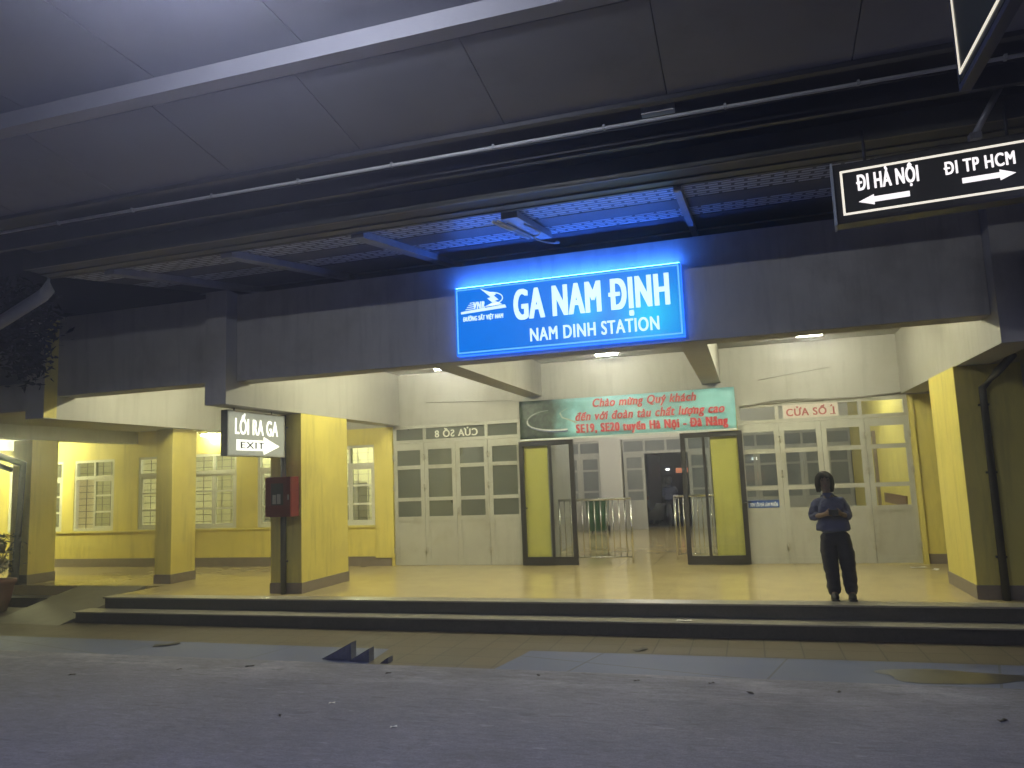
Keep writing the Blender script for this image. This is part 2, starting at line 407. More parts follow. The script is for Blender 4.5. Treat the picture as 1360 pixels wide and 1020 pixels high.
def flat_mb(mb, o, u, v, pts, d):
    o = Vector(o); u = Vector(u).normalized(); v = Vector(v).normalized(); n = u.cross(v)
    mb.prism([o+u*a+v*b for a, b in pts], n*d); return mb

# ================================================================== SETTING
WALL = 14.12      # plane of the doors and windows
GZ = -0.35        # pavement level
struct(MB().box(-70, 70, -20, 110, GZ-.5, GZ-.02), 'ground', GND)
struct(MB().box(-60, 60, -1.2, 7.86, GZ-.3, GZ+.012, bev=.008), 'platform', CON)
struct(MB().box(-60, 60, 7.86, 11.3, GZ-.3, GZ), 'pavement', TIL)
cs = MB()  # strips coloured as the patch of train window light on the pavement
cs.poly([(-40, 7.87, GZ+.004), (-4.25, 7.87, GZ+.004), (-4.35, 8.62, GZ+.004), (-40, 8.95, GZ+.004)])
struct(cs, 'light_patch_strip', LIT)
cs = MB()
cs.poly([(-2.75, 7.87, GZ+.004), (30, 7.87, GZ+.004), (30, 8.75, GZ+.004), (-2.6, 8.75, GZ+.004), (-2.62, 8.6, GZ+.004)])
struct(cs, 'light_patch_strip', LIT)
# portico floor and its steps
struct(MB().box(-10.13, 9.0, 10.30, 24, -.6, 0), 'portico_floor', FLO)
struct(MB().box(-30, -10.132, 11.27, 24, -.6, 0), 'corridor_floor', FLO)
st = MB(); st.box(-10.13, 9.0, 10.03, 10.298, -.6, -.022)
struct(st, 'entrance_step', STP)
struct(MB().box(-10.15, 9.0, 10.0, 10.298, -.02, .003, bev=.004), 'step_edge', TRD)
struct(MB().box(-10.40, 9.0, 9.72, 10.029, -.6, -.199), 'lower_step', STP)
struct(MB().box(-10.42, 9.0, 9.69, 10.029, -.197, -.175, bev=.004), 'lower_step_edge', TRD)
struct(MB().box(-30, -12.0, 10.95, 11.268, -.6, -.18), 'side_step', STP)
rp = MB(); rp.prism([(-11.98, 11.268, .0), (-11.98, 9.5, GZ+.002), (-11.98, 9.5, -.6), (-11.98, 11.268, -.6)], (1.5, 0, 0))
struct(rp, 'ramp', mat('ramp_cement', (.16, .15, .11), .7, .2, 3, .15, 30))
pu = MB(); random.seed(3)
pts = []
for k in range(28):
    a = k*2*math.pi/28; rr = 1+.13*math.sin(3*a+1)+.08*math.sin(5*a)
    pts.append((1.62+.62*rr*math.cos(a), 8.22+.26*rr*math.sin(a), GZ+.008))
pu.poly(pts)
struct(pu, 'puddle', mat('wet_puddle', (.045, .043, .045), .3, .3, 6, spec=.3))

# ================================================================== STATION BUILDING
B = thing('station_building', 'single storey railway station building with yellow walls, grey front beam and a lit open portico', 'building', (-2.2, 14.2, 0))
BEAM_END = 8.70; PZ = 2.82; CEIL = 3.85
def pillar(x0, x1, y0, y1, top):
    p = part(MB().box(x0, x1, y0, y1, 0, top-.003, bev=.006), 'pillar', YEL, B)
    part(MB().box(x0-.012, x1+.012, y0-.012, y1+.012, .001, .165, bev=.004), 'skirting', SKI, p)
    return p
pillar(-7.36, -6.80, 10.53, 11.98, PZ)
pillar(2.49, 3.22, 10.53, 11.90, PZ)
pillar(-10.52, -10.16, 11.52, 12.15, PZ)
pillar(-13.95, -13.47, 11.45, 12.05, 2.78)
pillar(-17.4, -16.95, 11.45, 12.05, 2.78)
def dbeam(x0, x1, z0, z1, y0=BEAM_END, y1=WALL-.002, m=GRY):
    bm_ = part(MB().box(x0, x1, y0+.004, y1, z0, z1), 'cross_beam', WHI, B)
    part(MB().box(x0+.003, x1-.003, y0, y0+.003, z0+.003, z1-.003), 'beam_end', FAS, bm_)
dbeam(-7.15, -6.803, PZ, 4.42)
dbeam(2.52, 2.90, PZ, 4.42)
dbeam(-10.40, -10.05, PZ, 4.36)
dbeam(-13.78, -13.43, 2.78, 3.44)
dbeam(-17.2, -16.9, 2.78, 3.44)
def fascia(x0, x1, z0, z1):
    f_ = part(MB().box(x0, x1, 8.936, 9.28, z0, z1), 'fascia', WHI, B)
    part(MB().box(x0+.002, x1-.002, 8.93, 8.935, z0+.002, z1-.002), 'front_coat', FAS, f_)
fascia(-6.80, 2.517, 3.16, 4.40)
fascia(-10.047, -7.153, 3.17, 4.40)
fascia(-30, -10.403, 2.98, 3.42)
fascia(2.903, 12, 3.05, 4.40)
# roof slab / ceilings
part(MB().box(-10.05, 12, 9.281, 26, CEIL, 4.05), 'roof_slab', WHI, B)
part(MB().box(-30, -10.403, 9.281, 22, 3.05, 3.25), 'roof_slab', WHI, B)
# ceiling beams of the portico
for x0, x1 in ((-4.10, -3.75), (-.73, -.40)):
    part(MB().box(x0, x1, 9.281, WALL-.003, 3.22, CEIL-.002), 'ceiling_beam', WHI, B)
# wall over the doors, flank pilasters
part(MB().box(-6.95, 2.60, WALL, 14.37, 2.80, CEIL-.002), 'upper_wall', WHI, B)
part(MB().box(-7.365, -6.955, WALL-.045, WALL-.003, .165, 2.797), 'corner_pilaster', YEL, B)
part(MB().box(-7.021, -6.955, WALL, 14.37, 0, 2.797), 'side_wall', YEL, B)
part(MB().box(2.605, 2.68, WALL-.05, 14.37, 0, 2.797), 'corner_pilaster', YEL, B)
part(MB().box(2.683, 3.75, WALL, 14.37, 0, 2.797), 'side_wall', YEL, B)
part(MB().box(2.683, 3.75, WALL-.012, WALL-.001, .001, .16), 'skirting', SKI, B)
part(MB().box(2.605, 8, WALL, 14.37, 2.80, CEIL-.002), 'upper_wall', WHI, B)
part(MB().box(-10.047, -6.953, WALL, 14.37, 2.80, CEIL-.002), 'upper_wall', WHI, B)
for x0, x1 in ((-4.22, -3.70), (-.66, -.172)):
    part(MB().box(x0, x1, WALL, 14.72, 0, 2.797), 'door_pier', YEL, B)
part(MB().box(-3.698, -.662, WALL+.002, 14.372, 2.42, 2.797), 'lintel', WHI, B)
# window wall of the left wing, pierced by windows
WZ0, WZ1 = .82, 2.46
wins = [(-19.2, -18.0), (-17.3, -16.78), (-16.25, -15.62), (-15.27, -14.09), (-13.40, -12.25), (-11.96, -10.74), (-10.20, -9.05), (-8.55, -7.37)]
edges = [-30.0]
for a, b in wins: edges += [a, b]
edges += [-7.022]
wl = MB()
wl.box(-30, -7.022, WALL, 14.23, 0, WZ0-.001)
wl.box(-30, -7.022, WALL, 14.23, WZ1+.001, 2.799)
for i in range(0, len(edges), 2): wl.box(edges[i], edges[i+1], WALL, 14.23, WZ0, WZ1)
part(wl, 'window_wall', YEL, B)
part(MB().box(-30, -7.024, WALL-.012, WALL-.001, .001, .19), 'skirting', SKI, B)
part(MB().box(-30, -10.403, WALL, 14.37, 2.80, 3.048), 'upper_wall', YEL, B)
part(MB().box(-10.05+.0005, -10.05+.004, 8.706, 8.929, 2.83, 4.35), 'side_coat', YEL, B)
part(MB().box(-3.699, -3.68, WALL+.003, 14.72, 0, 2.418), 'door_jamb', WHI, B)
# a band ledge under the sills
part(MB().box(-30, -7.024, WALL-.035, WALL-.002, .775, .805), 'sill_band', YEL, B)

def window(x0, x1, open_left=False, z0=WZ0, z1=WZ1, y=WALL+.012, pane=PANE_ROOM):
    t = .055; zt = z1-.40
    fm = MB()
    fm.box(x0, x0+t, y, y+.09, z0, z1); fm.box(x1-t, x1, y, y+.09, z0, z1)
    fm.box(x0+t, x1-t, y, y+.09, z0, z0+t); fm.box(x0+t, x1-t, y, y+.09, z1-t, z1)
    fm.box(x0+t, x1-t, y-.004, y+.09, zt-.05, zt+.03)
    xm = (x0+x1)/2
    fm.box(xm-.022, xm+.022, y+.002, y+.088, zt+.03, z1-t)
    f = part(fm, 'window', WIN, B)
    pn = MB()
    pn.box(x0+t, xm-.022, y+.04, y+.046, zt+.03, z1-t); pn.box(xm+.022, x1-t, y+.04, y+.046, zt+.03, z1-t)
    za, zb = z0+t, zt-.05
    halves = [(x0+t, xm), (xm, x1-t)]
    if open_left: halves = [(xm-.02, x1-t)]
    for a, b in halves:
        sm = MB(); s = .05; ys = y+.012
        sm.box(a+.002, a+s, ys, ys+.05, za, zb); sm.box(b-s, b-.002, ys, ys+.05, za, zb)
        sm.box(a+s, b-s, ys, ys+.05, za, za+s); sm.box(a+s, b-s, ys, ys+.05, zb-s, zb)
        for k in (1, 2):
            zz = za+(zb-za)*k/3; sm.box(a+s, b-s, ys+.004, ys+.046, zz-.02, zz+.02)
        part(sm, 'sash', WIN, f)
        pn.box(a+s, b-s, ys+.02, ys+.026, za+s, zb-s)
    part(pn, 'pane', pane, f)
    g = MB(); yg = y+.14
    n = 11
    for k in range(1, n):
        zz = z0+(z1-z0)*k/n; g.box(x0-.01, x1+.01, yg-.006, yg+.006, zz-.006, zz+.006)
    for k in (1, 3, 4):
        xx = x0+(x1-x0)*k/5; g.box(xx-.008, xx+.008, yg-.014, yg-.0065, z0-.0, z1)
    part(g, 'grille', BAR, f)
for i, (a, b) in enumerate(wins): window(a, b, open_left=(i == 3))
# right wing beyond the right pillar: wall with a dark window
part(MB().box(4.75, 9, WALL, 14.37, 0, 2.797), 'side_wall', YEL, B)
part(MB().box(3.752, 4.748, WALL, 14.37, 0, .80), 'side_wall', YEL, B)
part(MB().box(3.752, 4.748, WALL, 14.37, 2.47, 2.797), 'side_wall', YEL, B)
window(3.755, 4.745, pane=PANE_DARK)
# rooms behind the left windows
rm = MB()
rm.box(-30, -7.2, 17.2, 17.35, 0, 3.045); rm.box(-7.2, -7.05, 14.372, 17.35, 0, 3.045)
for x in (-13.85, -18.6): rm.box(x, x+.1, 14.372, 17.198, 0, 3.04)
CREAM = mat('cream_room_paint', (.66, .63, .42), .7, .05, 2)
part(rm, 'room_wall', CREAM, B)
cab = MB()
for x, wdt, h in ((-15.2, .5, 1.9), (-12.1, .45, 2.0), (-9.8, .6, 1.7), (-8.0, .4, 2.1)):
    cab.box(x, x+wdt, 16.7, 17.19, 0.001, h, bev=.01)
part(cab, 'room_cupboard', mat('cupboard_grey', (.16, .15, .13), .5, .2, 3), B)

# folding doors -------------------------------------------------------
def leaf(x0, x1, y, z1, pane, hinge_left, hinge_right, parent, handle=None, z0=.012, s=.085, d=.045):
    m = MB()
    m.box(x0+.002, x0+s, y, y+d, z0, z1, bev=.004); m.box(x1-s, x1-.002, y, y+d, z0, z1, bev=.004)
    def rail(a, b): m.box(x0+s-.003, x1-s+.003, y+.002, y+d-.002, a, b)
    rail(z1-.14, z1-.002); rail(1.915, 1.99); rail(1.275, 1.345); rail(.88, .965); rail(z0+.002, z0+.10)
    m.box(x0+s-.003, x1-s+.003, y+.016, y+d-.014, z0+.10, .88)
    for xa in (x0+s, x1-s-.02): m.box(xa, xa+.02, y+.008, y+.0165, z0+.10, .88)
    for za in (z0+.10, .862): m.box(x0+s+.02, x1-s-.02, y+.008, y+.0165, za, za+.018)
    lf = part(m, 'folding_door', DOOR, parent)
    p = MB()
    for a, b in ((1.99, z1-.14), (1.345, 1.915), (.965, 1.275)): p.box(x0+s-.003, x1-s+.003, y+.02, y+.026, a, b)
    part(p, 'pane', pane, lf)
    for flag, xx in ((hinge_left, x0), (hinge_right, x1)):
        if flag:
            for zz in (2.15, 1.55, .30):
                h = MB(); h.box(xx-.045, xx+.045, y-.012, y-.001, zz-.055, zz+.055, bev=.004)
                h.tube([(xx, y-.016, zz-.06), (xx, y-.016, zz+.06)], .012, 8)
                part(h, 'hinge', HNG, lf)
    if handle:
        h = MB(); h.box(handle-.02, handle+.02, y-.014, y-.001, .95, 1.15, bev=.003); h.tube([(handle, y-.03, 1.0), (handle, y-.05, 1.0), (handle, y-.05, 1.12), (handle, y-.03, 1.12)], .009, 8)
        part(h, 'door_handle', HNG, lf)
    return lf
def transom(x0, x1, cuts, pane, parent):
    m = MB(); y = WALL+.0
    m.box(x0, x1, y+.001, y+.09, 2.735, 2.797); m.box(x0, x1, y+.001, y+.09, 2.445, 2.505)
    for c in [x0+.03]+cuts+[x1-.03]: m.box(c-.03, c+.03, y+.003, y+.087, 2.505, 2.735)
    f = part(m, 'transom', DOOR, parent)
    part(MB().box(x0+.03, x1-.03, y+.04, y+.046, 2.505, 2.735), 'pane', pane, f)
    return f
LX0, LX1 = -6.95, -4.225; RX0, RX1 = -.168, 2.60
wL = (LX1-LX0)/4; wR = (RX1-RX0)/4
leaf(LX0, LX0+wL, WALL, 2.44, PANE_FILM, 1, 1, B)
leaf(LX0+wL, LX0+2*wL, WALL, 2.44, PANE_FILM, 0, 0, B)
leaf(LX0+2*wL, LX0+3*wL, WALL, 2.44, PANE_FILM, 0, 1, B, handle=LX0+2*wL+.045)
leaf(LX0+3*wL, LX1, WALL, 2.44, PANE_FILM, 0, 0, B)
trL = transom(LX0, LX1, [LX0+.69, LX0+2.02], PANE_FILM, B)
leaf(RX0, RX0+wR, WALL, 2.44, PANE_CLEAR, 0, 1, B)
leaf(RX0+wR, RX0+2*wR, WALL, 2.44, PANE_CLEAR, 0, 0, B)
leaf(RX0+2*wR, RX0+3*wR, WALL, 2.44, PANE_CLEAR, 0, 1, B, handle=RX0+2*wR+.045)
leaf(RX0+3*wR, RX1, WALL, 2.44, PANE_CLEAR, 0, 1, B)
trR = transom(RX0, RX1, [RX0+.68, RX0+2.03], PANE_CLEAR, B)
# black framed glass entrance leaves, folded open in front of the piers
def black_leaf(x0, x1, xm, hx):
    y = WALL-.085; m = MB(); z0, z1 = .01, 2.345
    m.box(x0, x0+.085, y, y+.06, z0, z1, bev=.004); m.box(x1-.085, x1, y, y+.06, z0, z1, bev=.004)
    m.box(x0+.083, x1-.083, y+.001, y+.059, z0, z0+.15); m.box(x0+.083, x1-.083, y+.001, y+.059, z1-.09, z1-.001)
    m.box(xm-.025, xm+.025, y+.004, y+.056, z0+.15, z1-.09)
    lf = part(m, 'entrance_door', BLK, B)
    part(MB().box(x0+.083, x1-.083, y+.028, y+.034, z0+.15, z1-.09), 'pane', PANE_CLEAR, lf)
    h = MB(); h.tube([(hx, y-.001, 1.08), (hx, y-.05, 1.08), (hx+.11, y-.055, 1.08)], .011, 8); h.box(hx-.02, hx+.02, y-.008, y-.0005, 1.0, 1.16, bev=.003)
    part(h, 'door_handle', BLACKP, lf)
black_leaf(-4.245, -3.17, -3.63, -4.205)
black_leaf(-1.185, -.10, -.775, -.14)

# hall behind the doors -----------------------------------------------
FARY = 23.0
hw = MB()
hw.box(-7.045, -6.96, 14.38, FARY, 0, CEIL-.003)
part(hw, 'hall_wall', HWALL, B)
hy = MB(); hy.box(2.72, 2.85, 14.38, FARY, 0, CEIL-.003)
part(hy, 'hall_side_wall', YEL, B)
bd = MB(); bd.box(2.69, 2.718, 15.6, 18.0, .85, 1.05, bev=.006)
part(bd, 'wall_rail', mat('brown_wood_rail', (.16, .09, .05), .5, .2, 6), B)
fr_ = MB(); fr_.box(2.66, 2.718, 18.6, 18.72, 0, 2.4); fr_.box(2.66, 2.718, 19.9, 20.02, 0, 2.4); fr_.box(2.66, 2.718, 18.72, 19.9, 2.28, 2.4)
part(fr_, 'side_door_frame', mat('frame_brown', (.2, .15, .1), .5, .15, 6), B)
part(MB().box(-4.235, -4.215, 14.73, 18.2, 0, 2.79), 'partition', WHI, B)
fw_ = MB()
fw_.box(-7, 2.72, FARY, FARY+.2, 2.70, CEIL-.004); 
fw_.box(-4.36, -3.70, FARY-.12, FARY+.2, 0, 2.699)
part(fw_, 'far_wall', HWALL, B)
def far_unit(x0, x1, n, skip=()):
    m = MB(); y = FARY+.02
    m.box(x0, x1, y, y+.08, 2.63, 2.698); m.box(x0, x1, y, y+.08, 2.24, 2.32)
    wv = (x1-x0)/n; p = MB(); pm = MB()
    for k in range(n+1): m.box(x0+k*wv-.03, x0+k*wv+.03, y+.003, y+.077, 2.32, 2.63)
    for k in range(n): p.box(x0+k*wv+.03, x0+(k+1)*wv-.03, y+.035, y+.041, 2.32, 2.63)
    for k in range(n):
        if k in skip: continue
        a, b = x0+k*wv, x0+(k+1)*wv
        m.box(a+.003, a+.09, y+.004, y+.07, 0, 2.24); m.box(b-.09, b-.003, y+.004, y+.07, 0, 2.24)
        for z0_, z1_ in ((2.14, 2.24), (1.76, 1.82), (1.12, 1.18), (.78, .86), (.002, .1)): m.box(a+.09, b-.09, y+.006, y+.068, z0_, z1_)
        m.box(a+.09, b-.09, y+.02, y+.05, .1, .78)
        for z0_, z1_ in ((1.82, 2.14), (1.18, 1.76), (.86, 1.12)): p.box(a+.09, b-.09, y+.035, y+.041, z0_, z1_)
    f = part(m, 'hall_door', DOOR, B); part(p, 'pane', PANE_DARK, f)
far_unit(-6.95, -4.365, 4)
far_unit(-3.66, -1.10, 4, skip=(1, 2))
far_unit(-1.06, 2.70, 6)
# downpipes on the pillars, cables
def dpipe(x, y, z0, z1, kx=None):
    m = MB(); pts = [(x, y, z0), (x, y, z1)]
    if kx is not None: pts += [(x+kx*.5, y-.15, z1+.16), (x+kx, y-.4, z1+.34)]
    m.tube(pts, .045, 12)
    for zz in (z0+.5, z0+1.5, z1-.2): m.box(x-.055, x+.055, y-.01, y+.05, zz-.012, zz+.012)
    part(m, 'downpipe', DPI, B)
dpipe(2.77, 10.475, .001, 2.52, .25)
dpipe(-7.09, 10.475, .001, 2.80)
m = MB()
m.tube([(-13.72, 11.395, .001), (-13.62, 11.395, 2.3), (-14.2, 10.6, 2.72), (-15.2, 9.2, 3.15)], .07, 12)
m.tube([(-13.92, 11.395, 2.2), (-14.3, 11.3, 2.35), (-15.4, 10.2, 2.72)], .05, 12)
part(m, 'downpipe', DPI, B)
cb = MB()
cb.tube([(-.1, WALL-.02, 2.76), (.25, WALL-.02, 2.80), (.55, WALL-.025, 2.83), (.85, WALL-.03, 2.835), (1.15, WALL-.02, 2.81), (1.9, WALL-.02, 2.80), (2.55, WALL-.02, 2.84)], .018, 8)
cb.tube([(.3, WALL-.03, 2.785), (.9, WALL-.035, 2.80), (1.3, WALL-.03, 2.79)], .014, 8)
cb.tube([(-6.2, WALL-.01, 3.25), (-4.9, WALL-.012, 3.19), (-4.3, WALL-.01, 3.17)], .006, 6)
cb.tube([(.25, WALL-.01, 3.22), (.8, WALL-.012, 3.29), (1.45, WALL-.01, 3.36)], .006, 6)
part(cb, 'cable', mat('cable_grey', (.22, .21, .17), .6, .2, 6), B)

# ================================================================== PLATFORM CANOPY
Yg, Zg = 6.95, 4.29
def pz(y): return Zg+.162*(Yg-y)
K = thing('platform_canopy', 'grey platform canopy roof with panelled underside, valley gutter and slanting rafters', 'canopy', (-2.0, 6.5, 4.4))
XA, XB = -7.98, 7.0
def slab(mb, y0, z0, y1, z1, t, xa=XA, xb=XB):
    mb.prism([(xa, y0, z0), (xa, y1, z1), (xa, y1, z1+t), (xa, y0, z0+t)], (xb-xa, 0, 0)); return mb
# near ceiling, down-stand beam, far soffit panels (gaps between panels are real)
Yb = 4.46
x = -9.4
while x < XB:
    m = MB(); slab(m, .2, 4.97, Yb-.002, 4.825, .03, x+.004, x+1.31-.004); part(m, 'ceiling_panel', SOF, K); x += 1.31
x = -9.57
while x < XB:
    m = MB(); slab(m, Yb+.16, pz(Yb+.16)+.03, 5.62, pz(5.62)+.02, .03, x+.004, x+1.31-.004); part(m, 'soffit_panel', SOF, K); x += 1.31
part(MB().box(XA, XB, Yb, Yb+.14, pz(Yb)-.0, 5.02), 'edge_beam', CBE, K)
part(MB().prism([(XA-.3, .2, 5.12), (XA-.3, 5.62, 4.82), (XA-.3, 6.95, 4.66), (XA-.3, 6.95, 4.69), (XA-.3, 5.62, 4.85), (XA-.3, .2, 5.15)], (XB-XA+.3, 0, 0)), 'roof_sheet', DRK, K)
g = MB()
g.box(XA, XB, 5.625, 5.69, pz(5.65)-.01, pz(5.65)+.2)
g.box(XA, XB, 6.14, 6.19, pz(6.2)-.02, pz(6.2)+.2); g.box(XA, XB, 6.60, 6.798, Zg+.02, Zg+.05)
part(g, 'purlin', DRK, K)
g = MB()
g.box(XA, XB, 6.80, 6.945, Zg+.006, Zg+.03); g.box(XA, XB, 6.92, 6.95, Zg-.002, Zg+.06); g.box(XA, XB, 6.57, 6.598, Zg+.01, Zg+.20)
part(g, 'gutter', GUT, K)
part(MB().tube([(XA, 5.83, pz(5.83)-.02), (-3.5, 5.83, pz(5.83)-.03), (XB, 5.83, pz(5.83)-.02)], .015, 10), 'conduit', PIP, K)
for k in range(16):
    xx = XA+.4+k*.95; part(MB().box(xx-.010, xx+.010, 5.81, 5.85, pz(5.83)-.042, pz(5.83)-.004), 'conduit_clip', RAF, K)
part(MB().box(-.62, -.36, 5.76, 5.84, pz(5.83)-.0, pz(5.83)+.07, bev=.006), 'junction_box', RAF, K)
cw_ = [(XA+k*.5, 5.80-.01*math.sin(k), pz(5.83)-.055-.02*abs(math.sin(k*.55))) for k in range(31)]
part(MB().tube(cw_, .005, 6), 'cable', BLACKP, K)
# rising rafters and lattice roof strips between gutter and building
def rz(y): return Zg+.15*(y-Yg)
for xx in (-7.1, -5.45, -3.80, -.46, 1.75):
    m = MB(); wdt = .075 if xx < -.6 else .035
    m.prism([(xx-wdt, 6.96, rz(6.96)-.05), (xx-wdt, 9.9, rz(9.9)-.05), (xx-wdt, 9.9, rz(9.9)+.028), (xx-wdt, 6.96, rz(6.96)+.028)], (2*wdt, 0, 0))
    part(m, 'rafter', RAF, K)
LAT = tiled('lattice_sheet', (.8, .82, .85), (.66, .68, .72), (.02, .02, .025), .10, .35, .017, offset=.5, ratio=2.4)
for y0, y1 in ((7.12, 7.68), (8.16, 8.72)):
    m = MB(); m.prism([(XA, y0, rz(y0)+.036), (XA, y1, rz(y1)+.036), (XA, y1, rz(y1)+.046), (XA, y0, rz(y0)+.046)], (XB-XA, 0, 0)); part(m, 'lattice_strip', LAT, K)
m = MB()
for y0, y1 in ((6.96, 7.118), (7.682, 8.158), (8.722, 12.5)):
    m.prism([(XA, y0, rz(y0)+.03), (XA, y1, rz(y1)+.03), (XA, y1, rz(y1)+.12), (XA, y0, rz(y0)+.12)], (XB-XA, 0, 0))
part(m, 'roof_board', mat('roof_board_paint', (.09, .09, .10), .5, .2, 2), K)
part(MB().tube([(XA, 9.6, rz(9.6)+.0), (XB, 9.6, rz(9.6)+.0)], .012, 8), 'wire', RAF, K)
# gutter outlet pipe at the left end
part(MB().tube([(-8.02, 6.95, 4.42), (-8.02, 6.95, 4.16), (-8.11, 6.95, 4.09), (-9.6, 6.95, 3.50)], .075, 14), 'outlet_pipe', mat('outlet_pvc', (.32, .33, .36), .4, .1, 5), K)
# brackets at the right
m = MB()
m.tube([(1.84, 6.40, 4.14), (2.07, 6.40, 4.53)], .025, 10); m.tube([(2.07, 6.40, 4.53), (2.07, 6.40, 4.62)], .03, 10)
m.tube([(2.07, 6.40, 4.53), (2.25, 6.40, 4.49), (2.6, 6.40, 4.25)], .025, 10); m.box(1.80, 1.88, 6.36, 6.44, 4.10, 4.15)
part(m, 'hanger_bracket', mat('bracket_steel', (.3, .3, .31), .4, .15, 8, metal=.4), K)

# unlit twin tube fitting with looped cable under the rafters
F = thing('strip_light', 'unlit twin tube light fitting with looped cables hanging under the canopy rafters', 'light fitting', (-2.2, 8.2, 4.4))
def rot_along(y0, y1, x0, x1, dz, r):
    return [(x0, y0, rz(y0)+dz), (x1, y1, rz(y1)+dz)]
m = MB(); m.prism([(-2.22, 7.05, rz(7.05)-.05), (-2.22, 8.5, rz(8.5)-.05), (-2.22, 8.5, rz(8.5)+.02), (-2.22, 7.05, rz(7.05)+.02)], (.17, 0, 0))
part(m, 'housing', RAF, F)
TB = mat('tube_glass_unlit', (.75, .78, .8), .15, .03, 5)
for xx in (-2.30, -2.245):
    part(MB().tube([(xx, 7.03, rz(7.03)-.07), (xx+.04, 8.2, rz(8.2)-.07)], .016, 10), 'tube', TB, F)
m = MB()
lp = []
for k in range(24):
    a = k/23; lp.append((-2.05+.10*math.sin(a*9.5), 7.3+1.35*a, rz(7.3+1.35*a)-.08-.07*abs(math.sin(a*6.5))))
m.tube(lp, .010, 8)
part(m, 'cable', PIP, F)

# ================================================================== GLOW_HAZE ADDED FOR WINDOW GLASS GLOW
hz = bpy.data.materials.new('window_glow_haze'); hz.use_nodes = True; ht = hz.node_tree
for n_ in list(ht.nodes):
    if n_.type == 'BSDF_PRINCIPLED': ht.nodes.remove(n_)
pv_ = ht.nodes.new('ShaderNodeVolumePrincipled'); pv_.inputs['Density'].default_value = GLOW_HAZE; pv_.inputs['Anisotropy'].default_value = .86; pv_.inputs['Color'].default_value = (.9, .92, 1, 1)
ht.links.new(pv_.outputs[0], [n_ for n_ in ht.nodes if n_.type == 'OUTPUT_MATERIAL'][0].inputs['Volume'])
hzo = MB().box(-72, 72, -22, 112, GZ-1.6, 7.0).build('glow_haze', hz); hzo['kind'] = 'stuff'  # volume standing in for light scattered by the train window glass

# ================================================================== SIGNS
UX, UZ, UY = (1, 0, 0), (0, 0, 1), (0, 1, 0)
# --- station name sign
G = thing('station_sign', 'large lit blue station name sign with white lettering on the front beam', 'sign', (-2.02, 8.86, 3.2))
gx0, gx1, gz0, gz1, gy = -3.43, -.605, 3.21, 4.075, 8.80
m_, t_, b_ = new_mat('sign_blue_face')
tc = t_.nodes.new('ShaderNodeTexCoord')
def spot(cx, cz, rad):
    mp = t_.nodes.new('ShaderNodeMapping'); mp.inputs['Location'].default_value = (-(cx)/rad, 0, -(cz)/rad*1.0); mp.inputs['Scale'].default_value = (1/rad, 0, 1/rad)
    t_.links.new(tc.outputs['Object'], mp.inputs['Vector'])
    gr = t_.nodes.new('ShaderNodeTexGradient'); gr.gradient_type = 'QUADRATIC_SPHERE'; t_.links.new(mp.outputs['Vector'], gr.inputs['Vector']); return gr.outputs['Fac']
s1 = spot(1.02, .30, .75); s2 = spot(.28, .42, .6)
mxx = t_.nodes.new('ShaderNodeMath'); mxx.operation = 'MAXIMUM'; t_.links.new(s1, mxx.inputs[0]); 
ml = t_.nodes.new('ShaderNodeMath'); ml.operation = 'MULTIPLY'; ml.inputs[1].default_value = .55; t_.links.new(s2, ml.inputs[0]); t_.links.new(ml.outputs[0], mxx.inputs[1])
cr = t_.nodes.new('ShaderNodeValToRGB'); cr.color_ramp.elements[0].color = (.0, .19, .82, 1); cr.color_ramp.elements[1].color = (.0, .62, 1.0, 1); cr.color_ramp.elements[1].position = .8
t_.links.new(mxx.outputs[0], cr.inputs['Fac']); t_.links.new(cr.outputs['Color'], b_.inputs['Emission Color']); b_.inputs['Emission Strength'].default_value = 1.0
b_.inputs['Base Color'].default_value = (.01, .05, .3, 1); b_.inputs['Roughness'].default_value = .35
part(MB().box(gx0+.004, gx1-.004, gy, gy+.02, gz0+.004, gz1-.004), 'face', m_, G)
part(MB().box(gx0, gx1, gy+.022, 8.926, gz0, gz1), 'light_case', emit('sign_blue_sides', (.02, .13, 1.0), SIGN_SIDE), G)
WL = emit('sign_white_letters', (.72, .93, 1.0), 1.15)
part(MB().box(gx0+.01, gx1-.01, gy+.022, gy+.07, gz1+.001, gz1+.008), 'top_light', emit('sign_blue_top', (.03, .16, 1.0), 60), G)
part(frame_mb(MB(), (gx0+.02, gy, gz0+.02), UX, UZ, gx1-gx0-.04, gz1-gz0-.04, .018, .004), 'border', emit('sign_border_line', (.16, .55, 1.0), 1.0), G)
gw = gx1-gx0
part(text_mb('GA NAM ĐỊNH', (gx0+.275*gw, gy, gz0+.29), UX, UZ, .675*gw, .475, bold=.065), 'lettering', WL, G)
part(text_mb('NAM DINH STATION', (gx0+.345*gw, gy, gz0+.095), UX, UZ, .555*gw, .165, bold=.05), 'lettering', WL, G)
lg = MB(); ox, oz = gx0+.085, gz0+.47
LW = lambda pts: flat_mb(lg, (ox, gy, oz), UX, UZ, pts, .004)
LW([(-.005, .055), (.60, .085), (.58, .125), (-.005, .085)])                     # rail line under the train
LW([(.26, .36), (.40, .235), (.35, .225), (.42, .165), (.31, .12), (.55, .13), (.45, .185), (.50, .195), (.44, .25), (.47, .27)])  # lightning shaped body
for k in range(14):                                                              # rounded nose line
    a0, a1 = R(100-k*14), R(100-(k+1)*14)
    c0 = (.40+.16*math.cos(a0), .215+.085*math.sin(a0)); c1 = (.40+.16*math.cos(a1), .215+.085*math.sin(a1))
    d0 = (.40+.148*math.cos(a0), .215+.07*math.sin(a0)); d1 = (.40+.148*math.cos(a1), .215+.07*math.sin(a1))
    LW([d0, d1, c1, c0])
